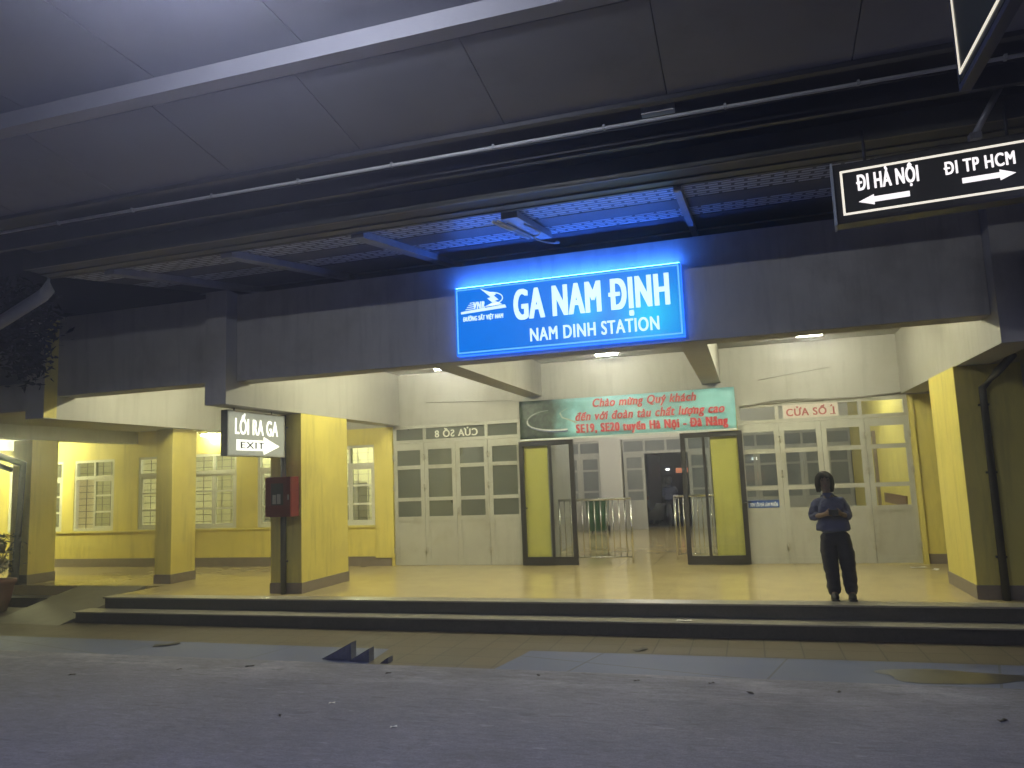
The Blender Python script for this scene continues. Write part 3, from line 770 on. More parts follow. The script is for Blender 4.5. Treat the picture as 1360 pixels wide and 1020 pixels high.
for k in range(4): LW([(.055+.02*k, .105+.026*k), (.17, .108+.026*k), (.175, .117+.026*k), (.06+.02*k, .113+.026*k)])
part(lg, 'emblem', WL, G)
part(text_mb('VNR', (ox+.165, gy, oz+.105), UX, UZ, .15, .09, bold=.10, shear=.2), 'lettering', WL, G)
part(text_mb('ĐƯỜNG SẮT VIỆT NAM', (ox+.02, gy, oz-.055), UX, UZ, .535, .09, bold=.06, shear=.12), 'lettering', WL, G)

# --- exit sign under the left cross beam, facing right
E_ = thing('exit_sign', 'lit grey exit sign with a white arrow hung by the yellow pillar', 'sign', (-7.04, 9.7, 2.1))
ey0, ey1, ez0, ez1, ex = 8.98, 10.36, 2.12, 2.775, -6.99
part(MB().box(ex-.11, ex-.004, ey0, ey1, ez0, ez1, bev=.006), 'case', mat('exit_case_grey', (.10, .10, .09), .4, .1, 5), E_)
part(MB().box(ex-.0039, ex, ey0+.02, ey1-.02, ez0+.02, ez1-.02), 'face', emit('exit_face_grey', (.30, .31, .24), 1.0), E_)
part(frame_mb(MB(), (ex-.0035, ey0+.002, ez0+.002), UY, UZ, ey1-ey0-.004, ez1-ez0-.004, .016, .008), 'border', mat('exit_trim', (.45, .45, .38), .4, .1, 5), E_)
EW = emit('exit_white', (1, 1, .88), 1.5)
part(text_mb('LỐI RA GA', (ex, ey0+.17, ez0+.315), UY, UZ, 1.03, .31, bold=.035), 'lettering', EW, E_)
ar = MB(); flat_mb(ar, (ex, ey0+.20, ez0+.055), UY, UZ, [(0, .03), (.64, .03), (.64, -.025), (1.04, .108), (.64, .24), (.64, .186), (0, .186)], .004)
part(ar, 'arrow', EW, E_)
part(text_mb('EXIT', (ex+.004, ey0+.29, ez0+.116), UY, UZ, .56, .095, bold=.05), 'lettering', mat('exit_dark_letters', (.02, .02, .02), .6, .05, 5), E_)
hg = MB()
for yy in (9.2, 10.1): hg.tube([(ex-.057, yy, ez1-.002), (ex-.057, yy, PZ+.002)], .012, 8)
part(hg, 'hanger', DRK, E_)

# --- direction sign at the right
D_ = thing('direction_sign', 'black lit direction sign with two white arrows hung under the canopy', 'sign', (1.5, 6.45, 3.6))
ang = R(-5); du = Vector((math.cos(ang), math.sin(ang), 0)); do = Vector((.825, 6.5, 3.60)); dn = Vector(du).cross(Vector(UZ))
dw, dh = 1.50, .50
bk = emit('direction_black_face', (.012, .012, .012), .6)
m = MB(); flat_mb(m, do-dn*.16, du, UZ, [(0, 0), (dw, 0), (dw, dh), (0, dh)], .157)
part(m, 'case', mat('direction_case', (.03, .03, .033), .4, .15, 5), D_)
m = MB(); flat_mb(m, do-dn*.003, du, UZ, [(.02, .02), (dw-.02, .02), (dw-.02, dh-.02), (.02, dh-.02)], .003)
part(m, 'face', bk, D_)
m = MB(); flat_mb(m, do-dn*.165, du, UZ, [(-.018, -.012), (-.001, -.012), (-.001, dh+.012), (-.018, dh+.012)], .185)
part(m, 'edge_trim', mat('direction_trim', (.5, .55, .62), .35, .1, 5), D_)
DW = emit('direction_white', (1, .95, .95), 1.2)
part(frame_mb(MB(), do+du*.05+Vector((0, 0, .065)), du, UZ, dw-.10, dh-.125, .018, .003), 'border', emit('direction_border', (1, .94, .8), 1.0), D_)
part(text_mb('ĐI HÀ NỘI', do+du*.165+Vector((0, 0, .222)), du, UZ, .45, .20, bold=.04), 'lettering', DW, D_)
part(text_mb('ĐI TP HCM', do+du*.79+Vector((0, 0, .265)), du, UZ, .475, .105, bold=.06), 'lettering', DW, D_)
m = MB(); a_o = do+du*.17+Vector((0, 0, .12))
flat_mb(m, a_o, du, UZ, [(0, .04), (.115, 0), (.115, .022), (.37, .022), (.37, .066), (.115, .066), (.115, .085)], .003); part(m, 'arrow', DW, D_)
m = MB(); a_o = do+du*.905+Vector((0, 0, .155))
flat_mb(m, a_o, du, UZ, [(.355, .042), (.25, 0), (.25, .022), (0, .022), (0, .064), (.25, .064), (.25, .085)], .003); part(m, 'arrow', DW, D_)
m = MB()
for a in (.25, 1.25):
    p = do+du*a-dn*.08; m.tube([(p.x, p.y, 4.098), (p.x, p.y, pz(p.y)+.03)], .012, 8)
part(m, 'hanger', DRK, D_)

# --- sign seen edge-on at the top right corner
T_ = thing('hanging_sign', 'dark hanging sign with a pale border seen edge-on in the top right corner', 'sign', (1.2, 3.4, 3.5))
tx, ty0, ty1, tz0, tz1 = 1.15, 2.35, 4.17, 3.51, 4.12
part(MB().box(tx+.004, tx+.06, ty0, ty1, tz0, tz1, bev=.006), 'case', mat('hanging_case', (.04, .05, .10), .35, .15, 5), T_)
part(MB().box(tx, tx+.0039, ty0+.03, ty1-.03, tz0+.03, tz1-.03), 'face', mat('hanging_face', (.03, .04, .045), .25, .1, 5), T_)
part(frame_mb(MB(), (tx, ty1-.06, tz0+.065), (0, -1, 0), UZ, ty1-ty0-.12, tz1-tz0-.13, .016, .004), 'border', emit('hanging_border', (1, .92, .75), .85), T_)
m = MB()
for yy in (2.7, 3.8): m.tube([(tx+.03, yy, tz1-.002), (tx+.03, yy, 4.85)], .014, 8)
part(m, 'hanger', DRK, T_)

# --- welcome banner
N_ = thing('welcome_banner', 'turquoise printed banner with red lettering and a train picture over the entrance', 'banner', (-2.2, 13.98, 2.4))
bx0, bx1, bz0, bz1, by = -4.19, -.175, 2.375, 3.125, 14.0
m_, t_, b_ = new_mat('banner_print')
tc = t_.nodes.new('ShaderNodeTexCoord'); sp = t_.nodes.new('ShaderNodeSeparateXYZ'); t_.links.new(tc.outputs['Object'], sp.inputs[0])
nz = t_.nodes.new('ShaderNodeTexNoise'); nz.inputs['Scale'].default_value = 14; nz.inputs['Detail'].default_value = 8; t_.links.new(tc.outputs['Object'], nz.inputs['Vector'])
nl = t_.nodes.new('ShaderNodeTexNoise'); nl.inputs['Scale'].default_value = 3.0; nl.inputs['Detail'].default_value = 5; t_.links.new(tc.outputs['Object'], nl.inputs['Vector'])
hill = t_.nodes.new('ShaderNodeValToRGB'); hill.color_ramp.elements[0].position = .35; hill.color_ramp.elements[0].color = (.008, .018, .014, 1); hill.color_ramp.elements[1].position = .75; hill.color_ramp.elements[1].color = (.06, .09, .06, 1)
t_.links.new(nz.outputs['Fac'], hill.inputs['Fac'])
sea = t_.nodes.new('ShaderNodeValToRGB'); sea.color_ramp.elements[0].color = (.16, .42, .48, 1); sea.color_ramp.elements[1].color = (.28, .62, .68, 1); sea.color_ramp.elements[0].position = .3; sea.color_ramp.elements[1].position = .7
t_.links.new(nl.outputs['Fac'], sea.inputs['Fac'])
ad = t_.nodes.new('ShaderNodeMath'); ad.operation = 'MULTIPLY_ADD'; ad.inputs[1].default_value = .55; t_.links.new(nl.outputs['Fac'], ad.inputs[0]); t_.links.new(sp.outputs['X'], ad.inputs[2])
fac = t_.nodes.new('ShaderNodeMapRange'); fac.inputs['From Min'].default_value = -1.08; fac.inputs['From Max'].default_value = -.62; t_.links.new(ad.outputs[0], fac.inputs['Value'])
mx = t_.nodes.new('ShaderNodeMixRGB'); t_.links.new(fac.outputs['Result'], mx.inputs['Fac']); t_.links.new(hill.outputs['Color'], mx.inputs['Color1']); t_.links.new(sea.outputs['Color'], mx.inputs['Color2'])
t_.links.new(mx.outputs['Color'], b_.inputs['Base Color']); b_.inputs['Roughness'].default_value = .45
m = MB(); nx = 40; b = bmesh.new(); grid = []
for j in range(9):
    for i in range(nx+1):
        a = i/nx; c = j/8
        grid.append(b.verts.new((bx0+(bx1-bx0)*a, by+.012*math.sin(a*17+c*2)*(.3+abs(a-.5))+.008*math.sin(a*41+c*5), bz0+(bz1-bz0)*c-.012*math.sin(a*math.pi)*(1 if j == 8 else .3)+.0)))
for j in range(8):
    for i in range(nx):
        f = b.faces.new((grid[j*(nx+1)+i], grid[j*(nx+1)+i+1], grid[(j+1)*(nx+1)+i+1], grid[(j+1)*(nx+1)+i])); f.smooth = True
r = bmesh.ops.extrude_face_region(b, geom=b.faces[:]); bmesh.ops.translate(b, vec=(0, .006, 0), verts=[g_ for g_ in r['geom'] if isinstance(g_, bmesh.types.BMVert)])
bmesh.ops.recalc_face_normals(b, faces=b.faces[:]); m.add(b)
part(m, 'cloth', m_, N_)
part(MB().box(bx0, bx1, by-.022, by-.004, bz0-.022, bz0+.012), 'hem', mat('banner_hem', (.55, .6, .58), .5, .1, 5), N_)
RL = mat('banner_red_ink', (.50, .012, .035), .5, .08, 8)
PL = mat('banner_outline_ink', (.55, .45, .42), .5, .08, 8)
tys = by-.024
for body, a0, a1, z0_, hh, sh, bo in (('Chào mừng Quý khách', .36, .835, .515, .175, .25, .045), ('đến với đoàn tàu chất lượng cao', .275, .955, .27, .185, .25, .045), ('SE19, SE20 tuyến Hà Nội – Đà Nẵng', .275, .965, .045, .185, 0, .09)):
    wdt = (bx1-bx0)
    part(text_mb(body, (bx0+a0*wdt, tys, bz0+z0_-.02), UX, UZ, (a1-a0)*wdt, hh+.035, bold=bo+.06, shear=sh, depth=.0015), 'lettering_outline', PL, N_)
    part(text_mb(body, (bx0+a0*wdt+.004, tys-.002, bz0+z0_-.018), UX, UZ, (a1-a0)*wdt-.008, hh+.031, bold=bo, shear=sh, depth=.002), 'lettering', RL, N_)
# the printed train on its curve
tr = MB(); tw = MB(); rd = MB()
def bp(a, c): return (bx0+a, tys+.002, bz0+c)
cv = []
for k in range(30):
    a = k/29
    th = R(95+ a*190)
    cv.append((.62+.46*math.cos(th)+(.55*max(0, a-.62)), .34+.20*math.sin(th)))
for k in range(29):
    p, q = cv[k], cv[k+1]; wd = .006+.026*(k/29)**1.5
    nvec = Vector((q[0]-p[0], q[1]-p[1])).normalized(); nn = Vector((-nvec.y, nvec.x))
    tgt = tr if k < 12 else tw
    tgt.prism([bp(p[0]-nn.x*wd, p[1]-nn.y*wd), bp(q[0]-nn.x*wd, q[1]-nn.y*wd), bp(q[0]+nn.x*wd, q[1]+nn.y*wd), bp(p[0]+nn.x*wd, p[1]+nn.y*wd)], (0, -.001, 0))
    if k >= 16:
        rd.prism([bp(p[0]-nn.x*wd*.9, p[1]-nn.y*wd*.9-.0), bp(q[0]-nn.x*wd*.9, q[1]-nn.y*wd*.9), bp(q[0]-nn.x*wd*.1, q[1]-nn.y*wd*.1), bp(p[0]-nn.x*wd*.1, p[1]-nn.y*wd*.1)], (0, -.002, 0))
part(tr, 'printed_track', mat('print_grey', (.25, .28, .26), .6, .2, 20), N_)
part(tw, 'printed_train', mat('print_white', (.5, .52, .52), .6, .1, 20), N_)
part(rd, 'printed_stripe', mat('print_blue', (.05, .08, .22), .6, .1, 20), N_)
sh_ = MB(); pv = [(.95, .55), (.80, .47), (.84, .38), (1.0, .32), (1.12, .26)]
for p, q in zip(pv, pv[1:]): sh_.prism([bp(p[0], p[1]), bp(q[0], q[1]), bp(q[0]+.02, q[1]+.018), bp(p[0]+.02, p[1]+.018)], (0, -.001, 0))
part(sh_, 'printed_shore', mat('print_sand', (.4, .42, .36), .6, .1, 20), N_)

# --- door number notices
P1 = thing('door_notice', 'pale door number notice with red lettering above the right hand doors', 'notice', (1.1, 14.1, 2.5))
part(MB().box(.62, 1.52, 14.108, 14.118, 2.508, 2.74), 'board', mat('notice_pale', (.62, .58, .52), .5, .08, 4), P1)
part(text_mb('CỬA SỐ 1', (.67, 14.107, 2.545), UX, UZ, .79, .175, bold=.06, depth=.002), 'lettering', mat('notice_red', (.38, .03, .03), .5, .1, 8), P1)
fl = MB(); fl.prism([(1.405, 14.1065, 2.70), (1.43, 14.1065, 2.72), (1.43, 14.1065, 2.685), (1.385, 14.1065, 2.672)], (0, -.0015, 0)); fl.box(1.385, 1.475, 14.105, 14.1065, 2.543, 2.556)
part(fl, 'numeral_serif', MATS['notice_red'], P1)
P8 = thing('door_notice', 'mirrored door number notice with white lettering behind the left hand transom glass', 'notice', (-5.6, 14.1, 2.5))
part(text_mb('CỬA SỐ 8', (-6.02, 14.117, 2.53), UX, UZ, .92, .19, bold=.06, depth=.002, mirror=True), 'lettering', mat('notice_white', (.75, .76, .66), .5, .05, 8), P8)
XL = thing('apology_notice', 'small blue notice with white lettering low in the glass of the right doors', 'notice', (.1, 14.15, .98))
part(MB().box(-.08, .434, 14.128, 14.136, .972, 1.10), 'board', mat('notice_blue', (.02, .08, .35), .4, .1, 5), XL)
part(text_mb('XIN LỖI ĐÃ LÀM PHIỀN', (-.05, 14.127, .995), UX, UZ, .46, .085, bold=.06, depth=.002), 'lettering', mat('notice_blue_ink', (.75, .78, .8), .5, .05, 8), XL)

# ================================================================== LAMPS
TUBE_M = emit('lamp_tube_lit', (1.0, .98, .86), PORTICO)
LH = mat('lamp_housing_white', (.7, .7, .68), .4, .05, 5)
def ceiling_lamp(x, y, z, label, w=.38, m=TUBE_M, housing=True, group='portico ceiling lamps'):
    L = thing('ceiling_lamp', label, 'lamp', (x, y, z), group)
    part(MB().box(x-w/2-.04, x+w/2+.04, y-.045, y+.045, z+.005, z+.05, bev=.006), 'housing', LH, L)
    part(MB().tube([(x-w/2, y, z-.015), (x+w/2, y, z-.015)], .018, 10), 'tube', m, L)
    return L
ceiling_lamp(-5.46, 13.34, 3.80, 'lit tube lamp on the ceiling above the left white doors')
ceiling_lamp(-2.31, 13.30, 3.80, 'lit tube lamp on the ceiling just under the blue station sign')
ceiling_lamp(1.08, 13.09, 3.80, 'lit tube lamp on the ceiling above the person by the right doors')
FRONTM = emit('front_tube_lit', (1.0, .96, .64), 600)
for x in (-5.45, -2.2, .9): ceiling_lamp(x, 11.3, 3.80, 'lit tube lamp on the portico ceiling behind the front beam', 1.15, FRONTM, group='ceiling lamps behind the front beam')
WINGM = emit('wing_tube_lit', (1.0, .99, .56), 380)
WINGB = emit('wing_tube_bright', (1.0, .98, .50), 1700)
ceiling_lamp(-11.30, 13.9, 2.87, 'lit tube lamp on the left wing ceiling beside the exit sign', m=WINGM)
ceiling_lamp(-16.7, 12.8, 2.99, 'lit tube lamp on the far left wing ceiling past the leftmost windows', 1.15, m=WINGB)
ceiling_lamp(-8.6, 10.6, 3.80, 'lit tube lamp in the bay between the exit sign and the beam with the tree', 1.15, m=FRONTM)
HM = emit('hall_tube_lit', (1.0, .97, .88), HALL)
RM_ = emit('room_tube_lit', (1.0, .97, .70), ROOM)
for x, y in ((-2.4, 18.6), (1.7, 16.6), (-5.6, 17.5)):
    ceiling_lamp(x, y, 3.78, 'lit tube lamp on the waiting hall ceiling behind the doors', .9, HM, group='hall ceiling lamps')
for x in (-8.6, -11.4, -15.0, -20.0):
    ceiling_lamp(x, 15.6, 2.99, 'lit tube lamp inside the office rooms behind the left windows', .9, RM_, group='office ceiling lamps')
# platform lamps added to stand in for train window light, plus the bare ceiling tube
PM = emit('platform_tube_lit', (.82, .86, 1.0), TUBE)
for x, y in ((-2.4, 2.7), (-8.0, 2.9), (3.4, 2.7)):
    z = 4.80
    L = thing('platform_fill_lamp', 'hooded tube lamp under the platform canopy with an added fill light, the two outer lamps added', 'lamp', (x, y, z), 'platform canopy fill lamps')
    h = MB(); h.prism([(x-.62, y-.10, z), (x-.62, y-.06, z+.09), (x-.62, y+.06, z+.09), (x-.62, y+.10, z), (x-.62, y+.094, z), (x-.62, y+.055, z+.084), (x-.62, y-.055, z+.084), (x-.62, y-.094, z)], (1.24, 0, 0))
    part(h, 'hood', LH, L)
    if x == -2.4: part(MB().tube([(x-.58, y, z-.04), (x+.58, y, z-.04)], .016, 10), 'tube', PM, L)
    else: part(MB().tube([(x-.58, y, z+.03), (x+.58, y, z+.03)], .016, 10), 'tube', emit('added_tube_dim', (.86, .9, 1.0), 4.0), L)  # the two outer lamps are added
    part(MB().tube([(x, y, z+.085), (x, y, 4.9)], .01, 8), 'hanger', DRK, L)
    ld = bpy.data.lights.new('train_fill_light', 'AREA'); ld.shape = 'RECTANGLE'; ld.size = 1.1; ld.size_y = .15; ld.energy = PLATFORM_FILL; ld.color = (.56, .60, 1.0); ld.spread = R(158)  # area light added for the light of the unseen train windows
    lo = bpy.data.objects.new('train_fill_light', ld); COL.objects.link(lo); lo.parent = L; lo.location = (0, .0, -.07)

# ================================================================== THINGS
# fire hose cabinet on the left pillar
H = thing('fire_hose_cabinet', 'red fire hose cabinet with a dark glass pane on the front of the yellow pillar', 'cabinet', (-7.0, 10.4, 1.2))
hx0, hx1, hy0, hy1, hz0, hz1 = -7.23, -6.775, 10.20, 10.425, 1.20, 1.815
part(MB().box(hx0, hx1, hy0+.022, hy1, hz0, hz1, bev=.006), 'box', RED, H)
dd = MB(); dd.box(hx0+.003, hx1-.003, hy0, hy0+.02, hz0+.003, hz0+.18, bev=.003); dd.box(hx0+.003, hx1-.003, hy0, hy0+.02, hz1-.10, hz1-.003, bev=.003)
dd.box(hx0+.003, hx0+.10, hy0, hy0+.02, hz0+.18, hz1-.10); dd.box(hx1-.13, hx1-.003, hy0, hy0+.02, hz0+.18, hz1-.10)
dr = part(dd, 'door', RED, H)
part(MB().box(hx0+.10, hx1-.13, hy0+.008, hy0+.014, hz0+.18, hz1-.10), 'pane', BLACKP, dr)
nt_ = MB(); nt_.box(hx0+.13, hx0+.19, hy0+.002, hy0+.0075, hz0+.20, hz0+.34); nt_.box(hx0+.21, hx0+.27, hy0+.002, hy0+.0075, hz0+.20, hz0+.35)
part(nt_, 'notice', mat('notice_dull', (.4, .37, .3), .6, .1, 6), dr)
part(MB().box(hx1-.05, hx1-.03, hy0-.018, hy0-.0005, hz0+.26, hz0+.34, bev=.003), 'handle', HNG, dr)
bk_ = MB(); bk_.box(hx0+.06, hx0+.12, hy1, 10.528, hz0+.1, hz1-.1); bk_.box(hx1-.12, hx1-.06, hy1, 10.528, hz0+.1, hz1-.1)
part(bk_, 'wall_bracket', DRK, H)

# steel railings inside the entrance
def railing(x0, x1, y, label, n):
    L = thing('steel_railing', label, 'railing', ((x0+x1)/2, y, 0), 'railings inside the entrance')
    part(MB().tube([(x0, y, 1.19), (x1, y, 1.19)], .024, 10), 'top_rail', STE, L)
    part(MB().tube([(x0, y, .10), (x1, y, .10)], .016, 10), 'bottom_rail', STE, L)
    for xx in (x0+.01, x1-.01): part(MB().tube([(xx, y, .001), (xx, y, 1.19)], .022, 10), 'post', STE, L)
    for k in range(1, n): 
        xx = x0+(x1-x0)*k/n; part(MB().tube([(xx, y, .10), (xx, y, 1.19)], .011, 8), 'bar', STE, L)
railing(-3.62, -2.21, 14.50, 'stainless steel railing beside the left black door, before the green bin', 12)
railing(-1.45, -.67, 14.95, 'stainless steel railing seen through the glass of the right black door', 9)

# green wheeled bin
W_ = thing('wheelie_bin', 'green wheeled bin behind the steel railing in the hall', 'bin', (-4.35, 22.2, 0))
m = MB(); m.prism([(-4.58, 21.9, .06), (-4.12, 21.9, .06), (-4.05, 21.85, .92), (-4.65, 21.85, .92)], (0, .55, 0)); part(m, 'body', GRN, W_)
m = MB(); m.box(-4.68, -4.02, 21.80, 22.45, .921, .97, bev=.02); part(m, 'lid', GRN, W_)
for xx in (-4.62, -4.12): part(MB().tube([(xx, 22.46, .09), (xx+.05, 22.46, .09)], .09, 14), 'wheel', BLACKP, W_)

# pieces of paper on the floor
def scrap(x, y, z, s, a, label, grp=None, m=PAP, name='paper_scrap', cat='litter'):
    mb = MB(); b = bmesh.new(); pts = [(-s, -s*.4, .003), (-s*.2, -s*.5, .012), (s, -s*.3, .004), (s*.9, s*.45, .012), (0, s*.3, .003), (-s*.8, s*.5, .010)]
    M_ = Matrix.Rotation(a, 4, 'Z'); v = [b.verts.new(M_ @ Vector(p)+Vector((x, y, z))) for p in pts]
    b.faces.new((v[0], v[1], v[4], v[5])); b.faces.new((v[1], v[2], v[3], v[4]))
    r = bmesh.ops.extrude_face_region(b, geom=b.faces[:]); bmesh.ops.translate(b, vec=(0, 0, .002), verts=[g_ for g_ in r['geom'] if isinstance(g_, bmesh.types.BMVert)])
    bmesh.ops.recalc_face_normals(b, faces=b.faces[:]); mb.add(b)
    return single(mb, name, m, label, cat, (x, y, z), grp)
scrap(2.42, 13.6, .001, .13, .2, 'white paper scrap on the floor by the rightmost white door')
scrap(2.62, 13.35, .001, .10, 1.2, 'small white paper scrap nearest the right pillar on the floor')
scrap(-.92, 9.80, -.175, .10, .1, 'pale paper scrap lying on the lower step in front of the entrance')
dk = mat('dry_leaf', (.035, .03, .025), .8, .3, 20)
GPZ = GZ+.012
scrap(-3.83, 6.42, GPZ, .03, .3, 'white paper scrap on the concrete in front of the wedges', m=PAP)
scrap(-2.95, 5.9, GPZ, .03, .5, 'white paper scrap on the open concrete nearest the camera', m=PAP)
lit = [(-5.55, 7.55, .05, .4), (-4.1, 6.0, .03, 2.0), (-3.8, 7.5, .03, .2), (-.15, 7.35, .035, 2.3), (1.7, 6.9, .04, .6), (-1.2, 7.6, .03, .2), (.6, 7.5, .03, 1.0), (-2.2, 7.65, .03, 2.0), (-7.4, 6.9, .04, .2), (-6.3, 7.3, .03, 1.0), (-.5, 7.62, .03, .5)]
for i, (x, y, s_, a_) in enumerate(lit): scrap(x, y, GPZ, s_, a_, 'small dark dry leaf lying on the grey platform concrete', 'dry leaves on the platform', dk, 'dry_leaf', 'leaf')
scrap(-7.5, 8.45, GZ+.006, .17, .7, 'long dark twig shaped leaf lying on the left strip of painted blue light', None, dk, 'dry_leaf', 'leaf')
scrap(-1.35, 8.95, GZ+.002, .10, .9, 'dark crumpled leaf lying on the brown pavement tiles', None, dk, 'dry_leaf', 'leaf')

# sawtooth shadow at the edge of the train light, built as dark wedges
wedge = mat('wedge_shadow_tone', (.10, .105, .145), .6, .3, 14, .2, 40)  # shadow tone put into the wedge colour
for (x0, x1, zt, ya, lab) in ((-4.93, -4.53, .20, 8.02, 'largest of the three dark wedges shaped as a shadow at the platform edge'), (-4.55, -4.28, .15, 7.98, 'middle sized dark shadow wedge between the largest and the smallest one'), (-4.13, -4.03, .065, 7.95, 'smallest of the three dark shadow wedges, nearest the brown tiles')):
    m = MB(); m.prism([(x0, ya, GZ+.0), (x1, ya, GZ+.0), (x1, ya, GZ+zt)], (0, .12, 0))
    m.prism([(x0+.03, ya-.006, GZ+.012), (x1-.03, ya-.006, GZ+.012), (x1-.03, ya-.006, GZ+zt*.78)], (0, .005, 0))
    single(m, 'shadow_wedge', wedge, lab, 'wedge', (x1, ya, GZ), 'shadow wedges at the platform edge')

# potted plant at the far left
Q = thing('potted_plant', 'leafy plant in a reddish pot at the far left by the side steps', 'plant', (-13.05, 10.45, GZ))
m = MB(); m.lathe([(.20, 0), (.27, .25), (.31, .48), (.34, .50), (.34, .56), (.29, .56), (.28, .50)], (-13.05, 10.45, GZ), 24); part(m, 'pot', POT, Q)
m = MB()
for k in range(9):
    a = k*.7; m.tube([(-13.05, 10.45, GZ+.45), (-13.05+.08*math.cos(a), 10.45+.08*math.sin(a), GZ+.8), (-13.05+.26*math.cos(a), 10.45+.26*math.sin(a), GZ+1.2+.1*math.sin(k*3))], [.012, .009, .005], 6)
part(m, 'stem', BARK, Q)
def leaves(n, fn, s0, s1):
    mb = MB(); b = mb.bm
    for _ in range(n):
        c = Vector(fn()); s = random.uniform(s0, s1)
        u = Vector((random.gauss(0, 1), random.gauss(0, 1), random.gauss(0, .6))).normalized(); v = u.cross(Vector((random.gauss(0, 1), random.gauss(0, 1), random.gauss(0, 1)))).normalized()
        n_ = u.cross(v)
        p = [c-u*s, c-u*s*.2+v*s*.35+n_*s*.1, c+u*s, c-u*s*.2-v*s*.35+n_*s*.1]
        vs = [b.verts.new(x) for x in p]; b.faces.new((vs[0], vs[1], vs[2])); b.faces.new((vs[0], vs[2], vs[3]))
    return mb
random.seed(11)
part(leaves(420, lambda: (-13.05+random.gauss(0, .17), 10.45+random.gauss(0, .17), GZ+random.uniform(.65, 1.35)), .03, .07), 'foliage', LEAF, Q)

# dark tree standing beside the left wing
V = thing('tree', 'dark leafy tree standing at the left end of the canopy', 'tree', (-11.9, 8.25, GZ))
part(MB().tube([(-11.9, 8.25, GZ-.01), (-11.85, 8.22, 1.5), (-11.75, 8.25, 3.0), (-11.5, 8.3, 3.9)], [.11, .095, .08, .05], 10), 'trunk', BARK, V)
bm2 = MB()
for k in range(8):
    a = k*.85; bm2.tube([(-11.75, 8.25, 3.0+.1*k), (-11.4+.5*math.cos(a), 8.3+.35*math.sin(a), 3.7+.08*k), (-11.1+1.1*math.cos(a), 8.3+.45*math.sin(a), 4.0+.1*k)], [.04, .025, .01], 7)
part(bm2, 'branch', BARK, V)
clumps = [(random.uniform(-12.6, -10.2), random.uniform(7.85, 8.6), random.uniform(3.25, 5.0)) for _ in range(34)]+[(-9.95, 8.45, 4.05), (-10.0, 8.4, 3.75), (-9.9, 8.5, 4.3), (-10.1, 8.45, 3.55)]
def crown():
    c = random.choice(clumps); return (c[0]+random.gauss(0, .15), c[1]+random.gauss(0, .13), c[2]+random.gauss(0, .14))
part(leaves(5200, crown, .05, .10), 'crown', LEAF, V)

# ================================================================== BEYOND THE HALL
m = MB(); single_y = 27.0
X_ = thing('parked_van', 'pale van parked in the dark forecourt behind the hall', 'van', (-3.9, 28.2, GZ))
VAN = mat('van_paint', (.30, .36, .46), .35, .1, 3)
part(MB().box(-5.2, -3.45, 27.2, 31.0, .05, 2.35, bev=.12), 'body', VAN, X_)
part(MB().box(-5.05, -3.6, 27.17, 27.21, 1.35, 2.1, bev=.01), 'window', BLACKP, X_)
part(MB().box(-3.85, -3.5, 27.16, 27.2, .72, .84, bev=.01), 'tail_light', mat('van_tail', (.3, .02, .02), .3, .1, 5), X_)
for xx in (-5.1, -3.7):
    for yy in (28.0, 30.2): part(MB().tube([(xx, yy, -.02), (xx+.2, yy, -.02)], .33, 18), 'wheel', BLACKP, X_)
part(MB().box(-4.7, -4.1, 27.15, 27.19, .5, .66), 'number_plate', mat('van_plate', (.6, .6, .5), .5, .05, 5), X_)
O_ = thing('lit_shop', 'small lit shop front with an orange glow across the dark forecourt', 'shop', (-1.5, 36, GZ))
part(MB().box(-5.5, 4.5, 36, 40, GZ-.01, 3.2), 'wall', mat('shop_wall', (.03, .03, .04), .8, .2, 2), O_)
part(MB().box(-3.3, -2.75, 35.9, 35.99, 1.62, 1.84), 'lit_board', emit('shop_orange', (1, .34, .16), .8), O_)
part(MB().box(-.25, .55, 35.9, 35.99, 1.15, 1.5), 'lit_board', emit('shop_orange_board', (1, .30, .16), 1.0), O_)
part(MB().box(.10, .30, 35.85, 35.95, 2.05, 2.2), 'lamp', emit('shop_lamp', (1, .97, .9), 30), O_)
part(MB().box(-3.75, -3.6, 35.9, 35.98, 1.75, 1.83), 'lamp', emit('shop_small_lamp', (1, .97, .9), 6), O_)
Z_ = thing('parked_scooter', 'dark parked scooter with a small lit headlamp outside the far hall doorway', 'scooter', (-3.15, 25.3, GZ))
m = MB(); m.prism([(-3.5, 25.1, .15), (-2.8, 25.1, .15), (-2.75, 25.1, .55), (-3.0, 25.1, .62), (-3.2, 25.1, .42), (-3.45, 25.1, .75), (-3.6, 25.1, .7)], (0, .3, 0)); part(m, 'body', BLACKP, Z_)
m = MB(); m.box(-3.05, -2.65, 25.12, 25.38, .56, .66, bev=.03); part(m, 'seat', BLACKP, Z_)
for xx in (-3.62, -2.75): 
    b = MB(); b.tube([(xx, 25.2, GZ+.22), (xx, 25.3, GZ+.22)], .24, 18); part(b, 'wheel', BLACKP, Z_)
m = MB(); m.tube([(-3.6, 25.25, .0), (-3.5, 25.25, .75), (-3.45, 25.0, .82)], .02, 8); m.tube([(-3.5, 25.25, .75), (-3.45, 25.5, .82)], .02, 8); part(m, 'handlebar', BLACKP, Z_)
m = MB(); m.ball((-3.32, 25.02, .66), (.035, .02, .03)); part(m, 'headlamp', emit('scooter_lamp', (.9, .95, 1), 8), Z_)

